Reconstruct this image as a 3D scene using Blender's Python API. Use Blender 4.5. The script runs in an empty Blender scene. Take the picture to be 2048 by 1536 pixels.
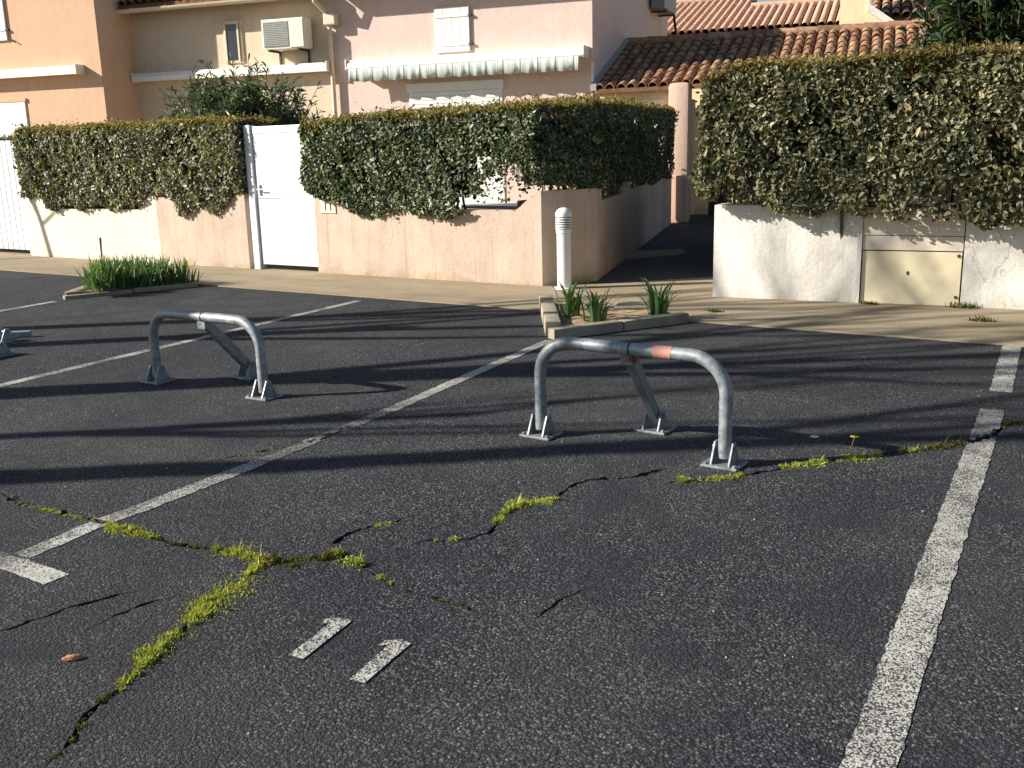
import bpy, bmesh, math, random
import numpy as np
from mathutils import Vector, Matrix, Quaternion
from mathutils.geometry import delaunay_2d_cdt
R = math.radians
random.seed(7); RNG = np.random.default_rng(7)
SC = bpy.context.scene; COL = SC.collection

# ------------------------------------------------------------------ camera
def cam_axes(yaw, pitch, roll):
    r = Vector((math.cos(yaw), -math.sin(yaw), 0)); f = Vector((math.sin(yaw), math.cos(yaw), 0)); u = Vector((0, 0, 1))
    f2 = f*math.cos(pitch) - u*math.sin(pitch); u2 = u*math.cos(pitch) + f*math.sin(pitch)
    return r*math.cos(roll) + u2*math.sin(roll), -r*math.sin(roll) + u2*math.cos(roll), f2
cr_, cu_, cf_ = cam_axes(R(-32.535), R(13.38), R(-1.43))
cd = bpy.data.cameras.new('camera'); cam = bpy.data.objects.new('camera', cd); COL.objects.link(cam)
cam.matrix_world = Matrix(((cr_.x, cu_.x, -cf_.x, 0), (cr_.y, cu_.y, -cf_.y, 0), (cr_.z, cu_.z, -cf_.z, 1.4), (0, 0, 0, 1)))
cd.sensor_width = 36; cd.lens = 36*1969/2048; cd.clip_start = .05; cd.clip_end = 1500
SC.camera = cam
# ------------------------------------------------------------------ sky, sun, exposure
SUN_AZ, SUN_EL = R(38), R(27)          # direction the light travels in plan, and height of the sun
w = bpy.data.worlds.new('World'); SC.world = w; w.use_nodes = True
nt = w.node_tree; bg = nt.nodes['Background']
sk = nt.nodes.new('ShaderNodeTexSky'); sk.sky_type = 'NISHITA'; sk.sun_disc = False
sk.sun_elevation = SUN_EL; sk.sun_rotation = R(232); sk.air_density = 1.0; sk.dust_density = .6; sk.ozone_density = 1.6
nt.links.new(sk.outputs[0], bg.inputs[0]); bg.inputs[1].default_value = .058
sd = bpy.data.lights.new('sun', 'SUN'); sd.energy = 5.0; sd.angle = R(.53); sd.color = (1, .94, .85)
so = bpy.data.objects.new('sun', sd); COL.objects.link(so)
ld = Vector((math.cos(SUN_AZ)*math.cos(SUN_EL), math.sin(SUN_AZ)*math.cos(SUN_EL), -math.sin(SUN_EL)))
so.rotation_euler = ld.to_track_quat('-Z', 'Y').to_euler(); so.location = (-10, -8, 12)
SC.view_settings.view_transform = 'Standard'; SC.view_settings.look = 'None'
SC.view_settings.exposure = .95; SC.view_settings.gamma = 1
SC.view_settings.use_curve_mapping = False

# ------------------------------------------------------------------ helpers
def tag(o, label=None, cat=None, group=None, kind=None):
    if label: o['label'] = label
    if cat: o['category'] = cat
    if group: o['group'] = group
    if kind: o['kind'] = kind
    return o
def thing(name, label, cat, loc=(0, 0, 0), rotz=0, group=None):
    o = bpy.data.objects.new(name, None); COL.objects.link(o); o.location = loc; o.rotation_euler = (0, 0, rotz)
    o.empty_display_size = .2
    return tag(o, label, cat, group)
def obj(name, me, parent=None, loc=None, rot=None):
    o = bpy.data.objects.new(name, me); COL.objects.link(o)
    if parent: o.parent = parent
    if loc: o.location = loc
    if rot: o.rotation_euler = rot
    return o
class MB:
    def __init__(s): s.v = []; s.f = []; s.mi = []; s.m = 0
    def add(s, vs, fs):
        k = len(s.v); s.v += [tuple(p) for p in vs]
        for f in fs: s.f.append(tuple(i+k for i in f)); s.mi.append(s.m)
    def box(s, x0, x1, y0, y1, z0, z1):
        s.add([(x0,y0,z0),(x1,y0,z0),(x1,y1,z0),(x0,y1,z0),(x0,y0,z1),(x1,y0,z1),(x1,y1,z1),(x0,y1,z1)],
              [(0,3,2,1),(4,5,6,7),(0,1,5,4),(1,2,6,5),(2,3,7,6),(3,0,4,7)]); return s
    def bbox(s, x0, x1, y0, y1, z0, z1, b=.006):       # box with chamfered edges
        bm = bmesh.new(); bmesh.ops.create_cube(bm, size=1)
        for v in bm.verts: v.co = Vector(((x0+x1)/2+v.co.x*(x1-x0), (y0+y1)/2+v.co.y*(y1-y0), (z0+z1)/2+v.co.z*(z1-z0)))
        bmesh.ops.bevel(bm, geom=bm.edges[:], offset=b, segments=2, affect='EDGES', profile=.6)
        bm.verts.index_update(); s.add([v.co[:] for v in bm.verts], [[v.index for v in f.verts] for f in bm.faces]); bm.free(); return s
    def prism(s, poly, d, axis='y', d0=0):             # polygon (a,z) extruded along y from d0 to d, or (x,y) along z
        n = len(poly)
        if axis == 'y': vs = [(a, d0, z) for a, z in poly] + [(a, d, z) for a, z in poly]
        elif axis == 'x': vs = [(d0, a, z) for a, z in poly] + [(d, a, z) for a, z in poly]
        else: vs = [(a, b, d0) for a, b in poly] + [(a, b, d) for a, b in poly]
        s.add(vs, [tuple(range(n)), tuple(range(2*n-1, n-1, -1))] + [(i, (i+1) % n, n+(i+1) % n, n+i) for i in range(n)]); return s
    def tube(s, pts, rad, n=10, cap=True):
        pts = [Vector(p) for p in pts]; k = len(pts)
        rs = rad if isinstance(rad, (list, tuple)) else [rad]*k
        vs = []; up = None
        for i, p in enumerate(pts):
            t = (pts[min(i+1, k-1)] - pts[max(i-1, 0)]).normalized()
            if up is None: up = t.orthogonal().normalized()
            else: up = (up - t*up.dot(t)).normalized()
            b = t.cross(up)
            for j in range(n):
                a = 2*math.pi*j/n; vs.append(p + (up*math.cos(a) + b*math.sin(a))*rs[i])
        fs = [(i*n+j, i*n+(j+1) % n, (i+1)*n+(j+1) % n, (i+1)*n+j) for i in range(k-1) for j in range(n)]
        if cap: fs += [tuple(range(n-1, -1, -1)), tuple((k-1)*n+j for j in range(n))]
        s.add(vs, fs); return s
    def lathe(s, prof, c=(0, 0, 0), n=24):
        vs = []; k = len(prof)
        for r, z in prof:
            for j in range(n):
                a = 2*math.pi*j/n; vs.append((c[0]+r*math.cos(a), c[1]+r*math.sin(a), c[2]+z))
        fs = [(i*n+j, i*n+(j+1) % n, (i+1)*n+(j+1) % n, (i+1)*n+j) for i in range(k-1) for j in range(n)]
        fs += [tuple(range(n-1, -1, -1)), tuple((k-1)*n+j for j in range(n))]
        s.add(vs, fs); return s
    def mesh(s, name, m, smooth=False):
        me = bpy.data.meshes.new(name); me.from_pydata(s.v, [], s.f)
        for x in (m if isinstance(m, (list, tuple)) else [m]): me.materials.append(x)
        if isinstance(m, (list, tuple)): me.polygons.foreach_set('material_index', s.mi)
        me.update()
        bm = bmesh.new(); bm.from_mesh(me); bmesh.ops.recalc_face_normals(bm, faces=bm.faces[:]); bm.to_mesh(me); bm.free()
        if smooth:
            me.polygons.foreach_set('use_smooth', [True]*len(me.polygons))
            me.set_sharp_from_angle(angle=R(40))
        return me
    def build(s, name, m, parent=None, smooth=False, loc=None, rot=None):
        return obj(name, s.mesh(name, m, smooth), parent, loc, rot)
def arr_mesh(name, V, F, m):                           # numpy verts (n,3), faces (k,4) or (k,3)
    me = bpy.data.meshes.new(name); nv, nf, c = len(V), len(F), F.shape[1]
    me.vertices.add(nv); me.vertices.foreach_set('co', V.astype(np.float32).ravel())
    me.loops.add(nf*c); me.loops.foreach_set('vertex_index', F.astype(np.int32).ravel())
    me.polygons.add(nf); me.polygons.foreach_set('loop_start', np.arange(0, nf*c, c, dtype=np.int32))
    me.materials.append(m); me.update(calc_edges=True); me.validate(); return me

# ------------------------------------------------------------------ materials
class NT:
    def __init__(s, name, rough=.8, spec=.3):
        s.m = bpy.data.materials.new(name); s.m.use_nodes = True; s.t = s.m.node_tree; s.b = s.t.nodes['Principled BSDF']
        s.b.inputs['Roughness'].default_value = rough; s.b.inputs['Specular IOR Level'].default_value = spec
        s.co = s.t.nodes.new('ShaderNodeTexCoord').outputs['Object']; s.gp = s.t.nodes.new('ShaderNodeNewGeometry')
    def n(s, k, **kw):
        x = s.t.nodes.new('ShaderNode'+k)
        for a, b in kw.items(): setattr(x, a, b)
        return x
    def l(s, a, b): s.t.links.new(a, b)
    def pos(s): return s.gp.outputs['Position']
    def noise(s, scale, detail=4, rough=.55, vec=None, dist=0):
        x = s.n('TexNoise'); x.inputs['Scale'].default_value = scale; x.inputs['Detail'].default_value = detail
        x.inputs['Roughness'].default_value = rough; x.inputs['Distortion'].default_value = dist
        s.l(vec if vec is not None else s.pos(), x.inputs['Vector']); return x.outputs[0]
    def mapv(s, scale, vec=None):
        x = s.n('Mapping'); x.inputs['Scale'].default_value = scale; s.l(vec if vec is not None else s.pos(), x.inputs['Vector']); return x.outputs[0]
    def voro(s, scale, feat='F1', out=0, vec=None):
        x = s.n('TexVoronoi', feature=feat); x.inputs['Scale'].default_value = scale; s.l(vec if vec is not None else s.pos(), x.inputs['Vector']); return x.outputs[out]
    def ramp(s, fac, stops):
        x = s.n('ValToRGB'); e = x.color_ramp.elements
        while len(e) < len(stops): e.new(.5)
        for i, (p, c) in enumerate(stops):
            e[i].position = p; e[i].color = (c, c, c, 1) if not isinstance(c, tuple) else (*c, 1)
        s.l(fac, x.inputs[0]); return x.outputs[0]
    def mix(s, fac, a, b, mode='MIX'):
        x = s.n('MixRGB', blend_type=mode)
        for v, i in ((fac, 0), (a, 1), (b, 2)):
            if hasattr(v, 'links'): s.l(v, x.inputs[i])
            else: x.inputs[i].default_value = v if i == 0 else (*v, 1)
        return x.outputs[0]
    def math(s, op, a, b=0):
        x = s.n('Math', operation=op)
        for v, i in ((a, 0), (b, 1)):
            if hasattr(v, 'links'): s.l(v, x.inputs[i])
            else: x.inputs[i].default_value = v
        return x.outputs[0]
    def sep(s, vec=None):
        x = s.n('SeparateXYZ'); s.l(vec if vec is not None else s.pos(), x.inputs[0]); return x.outputs
    def col(s, c):
        if hasattr(c, 'links'): s.l(c, s.b.inputs['Base Color'])
        else: s.b.inputs['Base Color'].default_value = (*c, 1)
    def bump(s, h, strength=.5, dist=.01):
        x = s.n('Bump'); x.inputs['Strength'].default_value = strength; x.inputs['Distance'].default_value = dist
        s.l(h, x.inputs['Height']); s.l(x.outputs[0], s.b.inputs['Normal'])
M = {}
def stucco(name, c, stain=(.25, .2, .15), amt=.35, moss=0, scale=1.0):
    t = NT(name, .92, .15)
    a = t.noise(1.3*scale, 6, .62); b = t.noise(7*scale, 5, .6); st = t.noise(1, 5, .6, t.mapv((6, 6, .7)))
    col = t.mix(t.math('MULTIPLY', t.ramp(a, [(.42, 0.), (.68, 1.)]), amt), c, stain)
    col = t.mix(t.math('MULTIPLY', t.ramp(st, [(.5, 0.), (.72, 1.)]), amt*.8), col, stain)
    col = t.mix(t.math('MULTIPLY', t.ramp(b, [(.4, 0.), (.7, 1.)]), .22), col, tuple(min(1, x*1.25) for x in c))
    dr = t.noise(1, 6, .7, t.mapv((22, 22, .55))); col = t.mix(t.math('MULTIPLY', t.ramp(dr, [(.56, 0.), (.70, 1.)]), amt*.75), col, tuple(x*.8 for x in stain))
    pz = t.noise(34*scale, 5, .7); col = t.mix(t.math('MULTIPLY', t.ramp(pz, [(.52, 0.), (.70, 1.)]), amt*.7), col, stain)
    if moss:
        z = t.sep()[2]
        hv = t.n('TexVoronoi', feature='DISTANCE_TO_EDGE'); hv.inputs['Scale'].default_value = 1.15
        wb = t.n('VectorMath', operation='MULTIPLY_ADD'); nc = t.n('TexNoise'); nc.inputs['Scale'].default_value = 5; nc.inputs['Detail'].default_value = 6; t.l(t.pos(), nc.inputs['Vector'])
        t.l(nc.outputs['Color'], wb.inputs[0]); wb.inputs[1].default_value = (.35, .35, .35); t.l(t.pos(), wb.inputs[2]); t.l(wb.outputs[0], hv.inputs['Vector'])
        hc = t.math('MULTIPLY', t.ramp(hv.outputs[0], [(.0, 1.), (.009, 0.)]), t.ramp(t.noise(.8, 3), [(.5, 0.), (.6, 1.)]))
        col = t.mix(t.math('MULTIPLY', hc, .55), col, tuple(x*.45 for x in stain))
        f = t.math('SUBTRACT', t.math('ADD', .09, t.math('MULTIPLY', t.math('SUBTRACT', t.noise(3.5, 6, .7), .5), .75)), z)
        f = t.ramp(t.math('MULTIPLY', f, 6), [(0., 0.), (1., 1.)])
        col = t.mix(t.math('MULTIPLY', f, moss), col, (.28, .225, .10))
    t.col(col); t.bump(t.math('ADD', t.noise(140, 4, .7), t.math('MULTIPLY', t.noise(24, 5, .65), 1.6)), .7, .006); M[name] = t.m
stucco('pink_wall', (.57, .435, .345), (.36, .285, .225), .7, .8)
stucco('cream_wall', (.70, .645, .53), (.55, .47, .34), .25, .35)
stucco('white_wall', (.74, .71, .645), (.48, .43, .34), .38, .3)
stucco('pink_house', (.70, .535, .465), (.56, .42, .36), .35)
stucco('cream_house', (.66, .535, .39), (.50, .41, .31), .35)
stucco('orange_house', (.66, .43, .28), (.52, .36, .25), .4)
stucco('yellow_house', (.80, .66, .40), (.6, .48, .3), .2)
stucco('pillar', (.62, .44, .34), (.4, .3, .24), .3)
stucco('concrete', (.34, .29, .215), (.17, .145, .11), .6, 0, 2.2)
def plain(name, c, rough=.5, spec=.4, metal=0, var=.12, scale=9):
    t = NT(name, rough, spec); t.b.inputs['Metallic'].default_value = metal
    nz = t.noise(scale, 5, .6)
    t.col(t.mix(t.ramp(nz, [(.3, 0.), (.7, 1.)]), tuple(x*(1-var) for x in c), tuple(min(1, x*(1+var)) for x in c))); M[name] = t.m; return t
plain('white_metal', (.78, .79, .79), .38, .5, 0, .04, 3)
t = NT('white_metal', .4, .5); z = t.sep()[2]; nz = t.noise(1, 6, .7, t.mapv((14, 14, .8)))
f = t.math('ADD', t.math('MULTIPLY', t.math('SUBTRACT', .16, z), 2.2), t.math('MULTIPLY', t.math('SUBTRACT', nz, .42), 1.1))
c = t.mix(t.math('MULTIPLY', t.ramp(f, [(.0, 0.), (.5, 1.)]), .45), (.69, .70, .705), (.38, .33, .25)); t.col(c); M['white_metal'] = t.m
plain('white_paint', (.76, .75, .70), .5, .4, 0, .06, 4)
plain('awning_white', (.80, .77, .68), .45, .4, 0, .05)
plain('cream_door', (.77, .67, .45), .55, .35, 0, .06, 3)
plain('wood_cream', (.66, .58, .47), .7, .3, 0, .1, 6)
plain('gutter', (.66, .56, .42), .5, .4, 0, .08)
plain('grille', (.30, .31, .27), .6, .4, 0, .1)
plain('ac_white', (.72, .69, .58), .5, .4, 0, .06)
plain('dark', (.03, .03, .035), .5, .4)
plain('iron', (.05, .05, .05), .55, .5, .3)
plain('rubber', (.02, .02, .02), .8, .2)
plain('soil', (.15, .10, .06), .95, .1, 0, .45, 30)
plain('bed_soil', (.33, .24, .14), .95, .1, 0, .4, 18)
plain('crack_soil', (.045, .035, .022), .95, .1, 0, .5, 40)
plain('bark', (.13, .105, .08), .9, .2, 0, .35, 14)
plain('twig', (.12, .085, .05), .9, .2, 0, .3, 20)
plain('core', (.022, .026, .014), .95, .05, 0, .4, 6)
plain('red_tape', (.50, .24, .18), .6, .3, 0, .2, 60)
plain('yellow_petal', (.75, .62, .03), .7, .3)
plain('white_petal', (.75, .75, .68), .7, .3)
plain('stone_red', (.42, .20, .12), .85, .2, 0, .35, 60)
plain('number_ink', (.05, .045, .04), .6, .3)
plain('plate', (.70, .60, .47), .5, .4, 0, .05)
plain('fascia', (.74, .60, .36), .8, .2, 0, .1)
plain('yard', (.36, .30, .22), .95, .1, 0, .35, 5)
plain('dark_gap', (.07, .055, .05), .8, .3, 0, .3, 6)
t = plain('glass_dark', (.03, .035, .045), .12, .6, 0, .1)
# galvanised tube with weathering
t = NT('galvanised', .5, .5); t.b.inputs['Metallic'].default_value = .4
nz = t.noise(22, 6, .68); v = t.voro(48, out=1); z = t.sep()[2]
c = t.mix(t.ramp(nz, [(.34, 0.), (.66, 1.)]), (.13, .155, .168), (.34, .37, .375))
c = t.mix(.28, c, t.ramp(t.sep(v)[0], [(0., (.14, .16, .17)), (1., (.40, .43, .44))]))
c = t.mix(t.math('MULTIPLY', t.ramp(t.noise(45, 5, .7), [(.60, 0.), (.68, 1.)]), .55), c, (.10, .085, .07))
f = t.ramp(t.math('ADD', t.math('MULTIPLY', t.math('SUBTRACT', .06, z), 7), t.math('MULTIPLY', t.math('SUBTRACT', t.noise(30, 5, .7), .52), 4)), [(.2, 0.), (.8, 1.)])
c = t.mix(t.math('MULTIPLY', f, .7), c, (.15, .085, .045)); t.col(c)
t.l(t.ramp(nz, [(.2, .40), (.8, .66)]), t.b.inputs['Roughness']); t.bump(nz, .15, .003); M['galvanised'] = t.m
t = NT('galvanised_rust', .6, .4); t.b.inputs['Metallic'].default_value = .4
nz = t.noise(18, 6, .65); z = t.sep()[2]
f = t.ramp(t.math('ADD', t.math('MULTIPLY', t.math('SUBTRACT', z, .37), 9), t.math('MULTIPLY', t.math('SUBTRACT', nz, .5), 2.2)), [(.25, 0.), (.75, 1.)])
t.col(t.mix(f, (.20, .225, .225), (.11, .034, .018))); t.bump(nz, .3, .004); M['galvanised_rust'] = t.m
# terracotta tiles, one colour per tile
def tilemat(name, stops):
    t = NT(name, .85, .2); oi = t.n('ObjectInfo')
    c = t.ramp(oi.outputs['Random'], stops); nz = t.noise(9, 5, .65)
    c = t.mix(t.math('MULTIPLY', t.ramp(nz, [(.44, 0.), (.64, 1.)]), .6), c, tuple(v*.33 for v in stops[0][1]))
    t.col(c); t.bump(t.noise(45, 4), .3, .006); M[name] = t.m
tilemat('tile', [(0., (.22, .12, .075)), (.35, (.35, .185, .105)), (.7, (.45, .28, .16)), (1., (.25, .155, .11))])
tilemat('tile_far', [(0., (.60, .37, .25)), (.5, (.66, .42, .29)), (1., (.56, .35, .24))])
plain('tile_under', (.20, .10, .06), .9, .1, 0, .3, 10)
plain('ridge_mortar', (.50, .35, .22), .9, .1, 0, .25, 8)
# striped awning fabric: stripes along local x
t = NT('awning_fabric', .85, .15); x = t.sep(t.co)[0]
ph = t.math('FRACT', t.math('MULTIPLY', x, 1/.345)); thin = t.math('FRACT', t.math('MULTIPLY', x, 1/.0431))
c = t.mix(t.ramp(thin, [(.45, 0.), (.55, 1.)]), (.40, .47, .45), (.56, .58, .53))
c = t.mix(t.math('LESS_THAN', ph, .17), c, (.78, .77, .70))
c = t.mix(t.math('LESS_THAN', t.math('ABSOLUTE', t.math('SUBTRACT', ph, .22)), .028), c, (.16, .19, .20)); t.col(c); M['awning_fabric'] = t.m
# leaves: colour by leaf
def leafmat(name, stops, rough=.42, trans=.28, spec=.45):
    t = NT(name, rough, spec); rnd = t.gp.outputs['Random Per Island']
    c = t.ramp(rnd, stops); big = t.noise(2.2, 3)
    c = t.mix(t.math('MULTIPLY', t.ramp(big, [(.38, 0.), (.62, 1.)]), .4), c, tuple(v*.62 for v in stops[0][1]))
    t.col(c); tr = t.n('BsdfTranslucent'); t.l(t.mix(1., c, (1.2, 1.25, .5), 'MULTIPLY'), tr.inputs[0])
    mx = t.n('MixShader'); mx.inputs[0].default_value = trans; t.l(t.b.outputs[0], mx.inputs[1]); t.l(tr.outputs[0], mx.inputs[2])
    t.l(mx.outputs[0], t.t.nodes['Material Output'].inputs[0]); M[name] = t.m
leafmat('leaf_olive', [(0., (.06, .075, .035)), (.30, (.13, .145, .075)), (.55, (.27, .27, .185)), (.80, (.46, .45, .34)), (1., (.50, .42, .27))])
leafmat('leaf_green', [(0., (.045, .068, .034)), (.40, (.095, .128, .06)), (.72, (.20, .235, .14)), (1., (.40, .41, .27))])
leafmat('leaf_mixed', [(0., (.052, .064, .027)), (.36, (.115, .125, .054)), (.62, (.24, .235, .125)), (.84, (.42, .395, .235)), (1., (.48, .37, .19))])
leafmat('leaf_top', [(0., (.15, .14, .05)), (.5, (.30, .24, .09)), (1., (.42, .28, .12))], .6, .4)
leafmat('leaf_oleander', [(0., (.06, .10, .07)), (.5, (.12, .175, .11)), (.85, (.22, .27, .17)), (1., (.36, .36, .20))], .4)
leafmat('leaf_dark', [(0., (.02, .045, .025)), (.6, (.045, .085, .04)), (1., (.13, .19, .07))], .35)
leafmat('leaf_iris', [(0., (.055, .12, .04)), (.6, (.09, .17, .06)), (1., (.22, .27, .10))], .4, .3)
leafmat('leaf_bright', [(0., (.10, .22, .05)), (1., (.18, .32, .08))], .5, .35)
leafmat('moss', [(0., (.19, .22, .04)), (.5, (.38, .41, .08)), (.85, (.55, .56, .15)), (1., (.46, .36, .17))], .8, .3, .15)
leafmat('weed', [(0., (.05, .06, .018)), (.5, (.10, .10, .03)), (.85, (.20, .15, .06)), (1., (.26, .24, .06))], .8, .25, .15)
# asphalt
t = NT('asphalt', .9, .2)
wob = t.n('VectorMath', operation='MULTIPLY_ADD'); nzc = t.n('TexNoise'); nzc.inputs['Scale'].default_value = 60; t.l(t.pos(), nzc.inputs['Vector'])
t.l(nzc.outputs['Color'], wob.inputs[0]); wob.inputs[1].default_value = (.006, .006, .006); t.l(t.pos(), wob.inputs[2]); wv = wob.outputs[0]
v1 = t.voro(105, vec=wv); c1 = t.voro(105, out=1, vec=wv); v2 = t.voro(260); c2 = t.voro(260, out=1)
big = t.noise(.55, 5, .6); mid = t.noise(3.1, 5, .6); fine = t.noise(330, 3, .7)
g1 = t.sep(c1)[0]; g2 = t.sep(c2)[1]
c = t.ramp(g1, [(0., (.022, .025, .031)), (.40, (.055, .060, .070)), (.72, (.135, .140, .150)), (.90, (.26, .262, .26)), (1., (.45, .44, .41))])
c = t.mix(.4, c, t.ramp(g2, [(0., (.036, .040, .047)), (.6, (.082, .087, .095)), (.95, (.17, .172, .17)), (1., (.30, .295, .28))]))
c = t.mix(t.ramp(v1, [(.37, 0.), (.60, .95)]), c, (.010, .011, .013))
c = t.mix(t.math('MULTIPLY', t.ramp(fine, [(.45, 0.), (.65, 1.)]), .35), c, (.02, .021, .023))
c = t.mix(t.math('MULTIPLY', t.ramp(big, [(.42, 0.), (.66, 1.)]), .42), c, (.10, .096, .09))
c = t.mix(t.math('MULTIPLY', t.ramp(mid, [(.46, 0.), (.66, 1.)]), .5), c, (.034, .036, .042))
stain_shade1 = t.noise(1.05, 6, .68, None, 1.2); stain_shade2 = t.noise(.38, 5, .6)  # dark blotches: bitumen stains plus soft tree shade painted into the colour
c = t.mix(t.math('MULTIPLY', t.ramp(stain_shade1, [(.49, 0.), (.64, 1.)]), .55), c, (.024, .026, .031))
c = t.mix(t.math('MULTIPLY', t.ramp(stain_shade2, [(.44, 0.), (.62, 1.)]), .30), c, (.026, .028, .034))
spk = t.voro(17, out=1); sd_ = t.voro(17); c = t.mix(t.math('MULTIPLY', t.ramp(sd_, [(.05, 1.), (.075, 0.)]), t.ramp(t.sep(spk)[2], [(.80, 0.), (.82, .7)])), c, (.34, .32, .28))
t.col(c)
hgt = t.math('ADD', t.math('MULTIPLY', t.math('SUBTRACT', 1, v1), 1.0), t.math('ADD', t.math('MULTIPLY', t.math('SUBTRACT', 1, v2), .5), t.math('MULTIPLY', fine, .5)))
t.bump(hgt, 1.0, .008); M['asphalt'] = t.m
# worn road paint: paint over aggregate, holes where stones show
def paint(name, wear):
    t = NT(name, .75, .25)
    v1 = t.voro(150); c1 = t.voro(150, out=1); big = t.noise(2.4, 4, .6); fine = t.noise(60, 4, .6)
    f = t.math('ADD', t.math('ADD', t.math('MULTIPLY', v1, .55), t.math('MULTIPLY', big, .8)), t.math('MULTIPLY', fine, .55))
    f = t.ramp(f, [(wear, 0.), (wear+.16, 1.)])
    pc = t.mix(t.ramp(t.noise(11, 4), [(.35, 0.), (.7, 1.)]), (.50, .485, .43), (.36, .35, .31))
    ac = t.ramp(t.sep(c1)[0], [(0., (.03, .03, .032)), (.8, (.085, .083, .08)), (1., (.2, .19, .17))])
    t.col(t.mix(f, pc, ac)); t.bump(t.math('SUBTRACT', 1, v1), .5, .0035); M[name] = t.m
paint('road_paint', .93); paint('road_paint_worn', .76); paint('number_paint', .97)
# sandy worn footway
t = NT('footway', .93, .12)
big = t.noise(.9, 6, .65, t.mapv((1, 2.2, 1))); st = t.noise(1, 5, .65, t.mapv((1.1, 7, 1))); v = t.voro(120); cc = t.sep(t.voro(120, out=1))[0]
c = t.mix(t.ramp(big, [(.36, 0.), (.66, 1.)]), (.36, .285, .19), (.25, .20, .13))
c = t.mix(t.math('MULTIPLY', t.ramp(st, [(.52, 0.), (.7, 1.)]), .6), c, (.14, .115, .085))
c = t.mix(t.math('MULTIPLY', t.ramp(t.noise(1.7, 5), [(.55, 0.), (.7, 1.)]), .5), c, (.30, .24, .08))
c = t.mix(.25, c, t.ramp(cc, [(0., (.12, .10, .07)), (1., (.42, .37, .28))])); t.col(c); t.bump(t.math('SUBTRACT', 1, v), .35, .004); M['footway'] = t.m
t = NT('shaded_path_tar', .9, .15); t.col(t.mix(t.noise(1.4, 5), (.06, .06, .062), (.115, .11, .10))); t.bump(t.noise(130, 3), .5, .005); M['shaded_path_tar'] = t.m

# ------------------------------------------------------------------ ground
def sstep(a, b, x): 
    k = np.clip((x-a)/(b-a), 0, 1); return k*k*(3-2*k)
def gh(x, y):                                          # gentle heave of the old tarmac over roots
    x = np.asarray(x, float); y = np.asarray(y, float)
    h = .022*np.exp(-((x+2.43)**2+(y-2.28)**2)/.16) + .010*np.exp(-((x+2.33)**2/.02+(y-1.75)**2/.12)) + .008*np.exp(-((x+3.1)**2/.25+(y-2.2)**2/.02))
    h += .006*np.sin(x*2.1+.7)*np.sin(y*1.7+.3) + .003*np.sin(x*5.3+y*3.1)
    return h*sstep(-8.6, -7.6, x)*(1-sstep(.6, 1.6, x))*sstep(.2, 1, y)*(1-sstep(3.1, 3.7, y))
CR = {
 'c1': ([(-4.088,2.234),(-3.789,2.186),(-3.576,2.203),(-3.391,2.211),(-3.205,2.211),(-3.024,2.207),(-2.863,2.214),(-2.711,2.245),(-2.504,2.243),(-2.413,2.25),(-2.342,2.323),(-2.309,2.416)], .011),
 'c2': ([(-2.472,2.236),(-2.45,2.168),(-2.404,2.014),(-2.39,1.918),(-2.336,1.793),(-2.305,1.702),(-2.265,1.59),(-2.235,1.504),(-2.213,1.436),(-2.205,1.37),(-2.171,1.308),(-2.118,1.237),(-2.089,1.177),(-2.064,1.128)], .009),
 'c3': ([(-2.372,2.459),(-2.404,2.576),(-2.387,2.7),(-2.342,2.766),(-2.322,2.899)], .008),
 'c4': ([(-2.309,2.416),(-2.172,2.393),(-2.017,2.34),(-1.882,2.329),(-1.739,2.325),(-1.622,2.323),(-1.543,2.317)], .006),
 'c5': ([(-2.143,2.638),(-2.113,2.719),(-2.042,2.748),(-1.991,2.803),(-1.958,2.906),(-2.004,3.029),(-2.02,3.166),(-1.975,3.249),(-1.912,3.303),(-1.93,3.397),(-1.935,3.516),(-1.874,3.63),(-1.766,3.704),(-1.693,3.859),(-1.653,3.904)], .010),
 'c6': ([(-1.603,3.708),(-1.488,3.815),(-1.387,3.906),(-1.296,4.031),(-1.235,4.118),(-1.107,4.291),(-.97,4.447),(-.848,4.596),(-.737,4.699),(-.576,4.918),(-.49,5.104),(-.47,5.314),(-.369,5.439)], .012),
 'c7': ([(-1.441,2.356),(-1.438,2.474),(-1.418,2.568),(-1.393,2.624)], .007),
 'c8': ([(-2.833,1.42),(-2.826,1.479),(-2.806,1.565),(-2.788,1.674),(-2.753,1.776),(-2.701,1.892)], .007),
 'c9': ([(-2.607,1.603),(-2.614,1.713),(-2.591,1.846),(-2.536,1.941)], .004),
 'c10': ([(-3.596,2.972),(-3.534,3.165),(-3.475,3.307),(-3.387,3.497),(-3.406,3.745)], .006)}
def resample(pl, step, jit=0, rng=random):
    out = []
    for (x0, y0), (x1, y1) in zip(pl[:-1], pl[1:]):
        d = math.hypot(x1-x0, y1-y0); k = max(1, int(d/step))
        for i in range(k):
            s = i/k; out.append((x0+(x1-x0)*s+rng.gauss(0, jit), y0+(y1-y0)*s+rng.gauss(0, jit)))
    out.append(pl[-1]); return out
CPOLY = []; CLINE = {}
for k, (pl, wd) in CR.items():
    q = resample(pl, .024, .0045); CLINE[k] = q; n = len(q); Lp = []; Rp = []
    for i, (x, y) in enumerate(q):
        a = q[max(0, i-1)]; b = q[min(n-1, i+1)]; tx, ty = b[0]-a[0], b[1]-a[1]; m = math.hypot(tx, ty) or 1
        e = wd*min(1, .15+i*.22, .15+(n-1-i)*.22)*min(2.6, max(.35, random.lognormvariate(-.05, .5)))
        Lp.append((x-ty/m*e, y+tx/m*e)); Rp.append((x+ty/m*e, y-tx/m*e))
    CPOLY.append(Lp+Rp[::-1])
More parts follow.
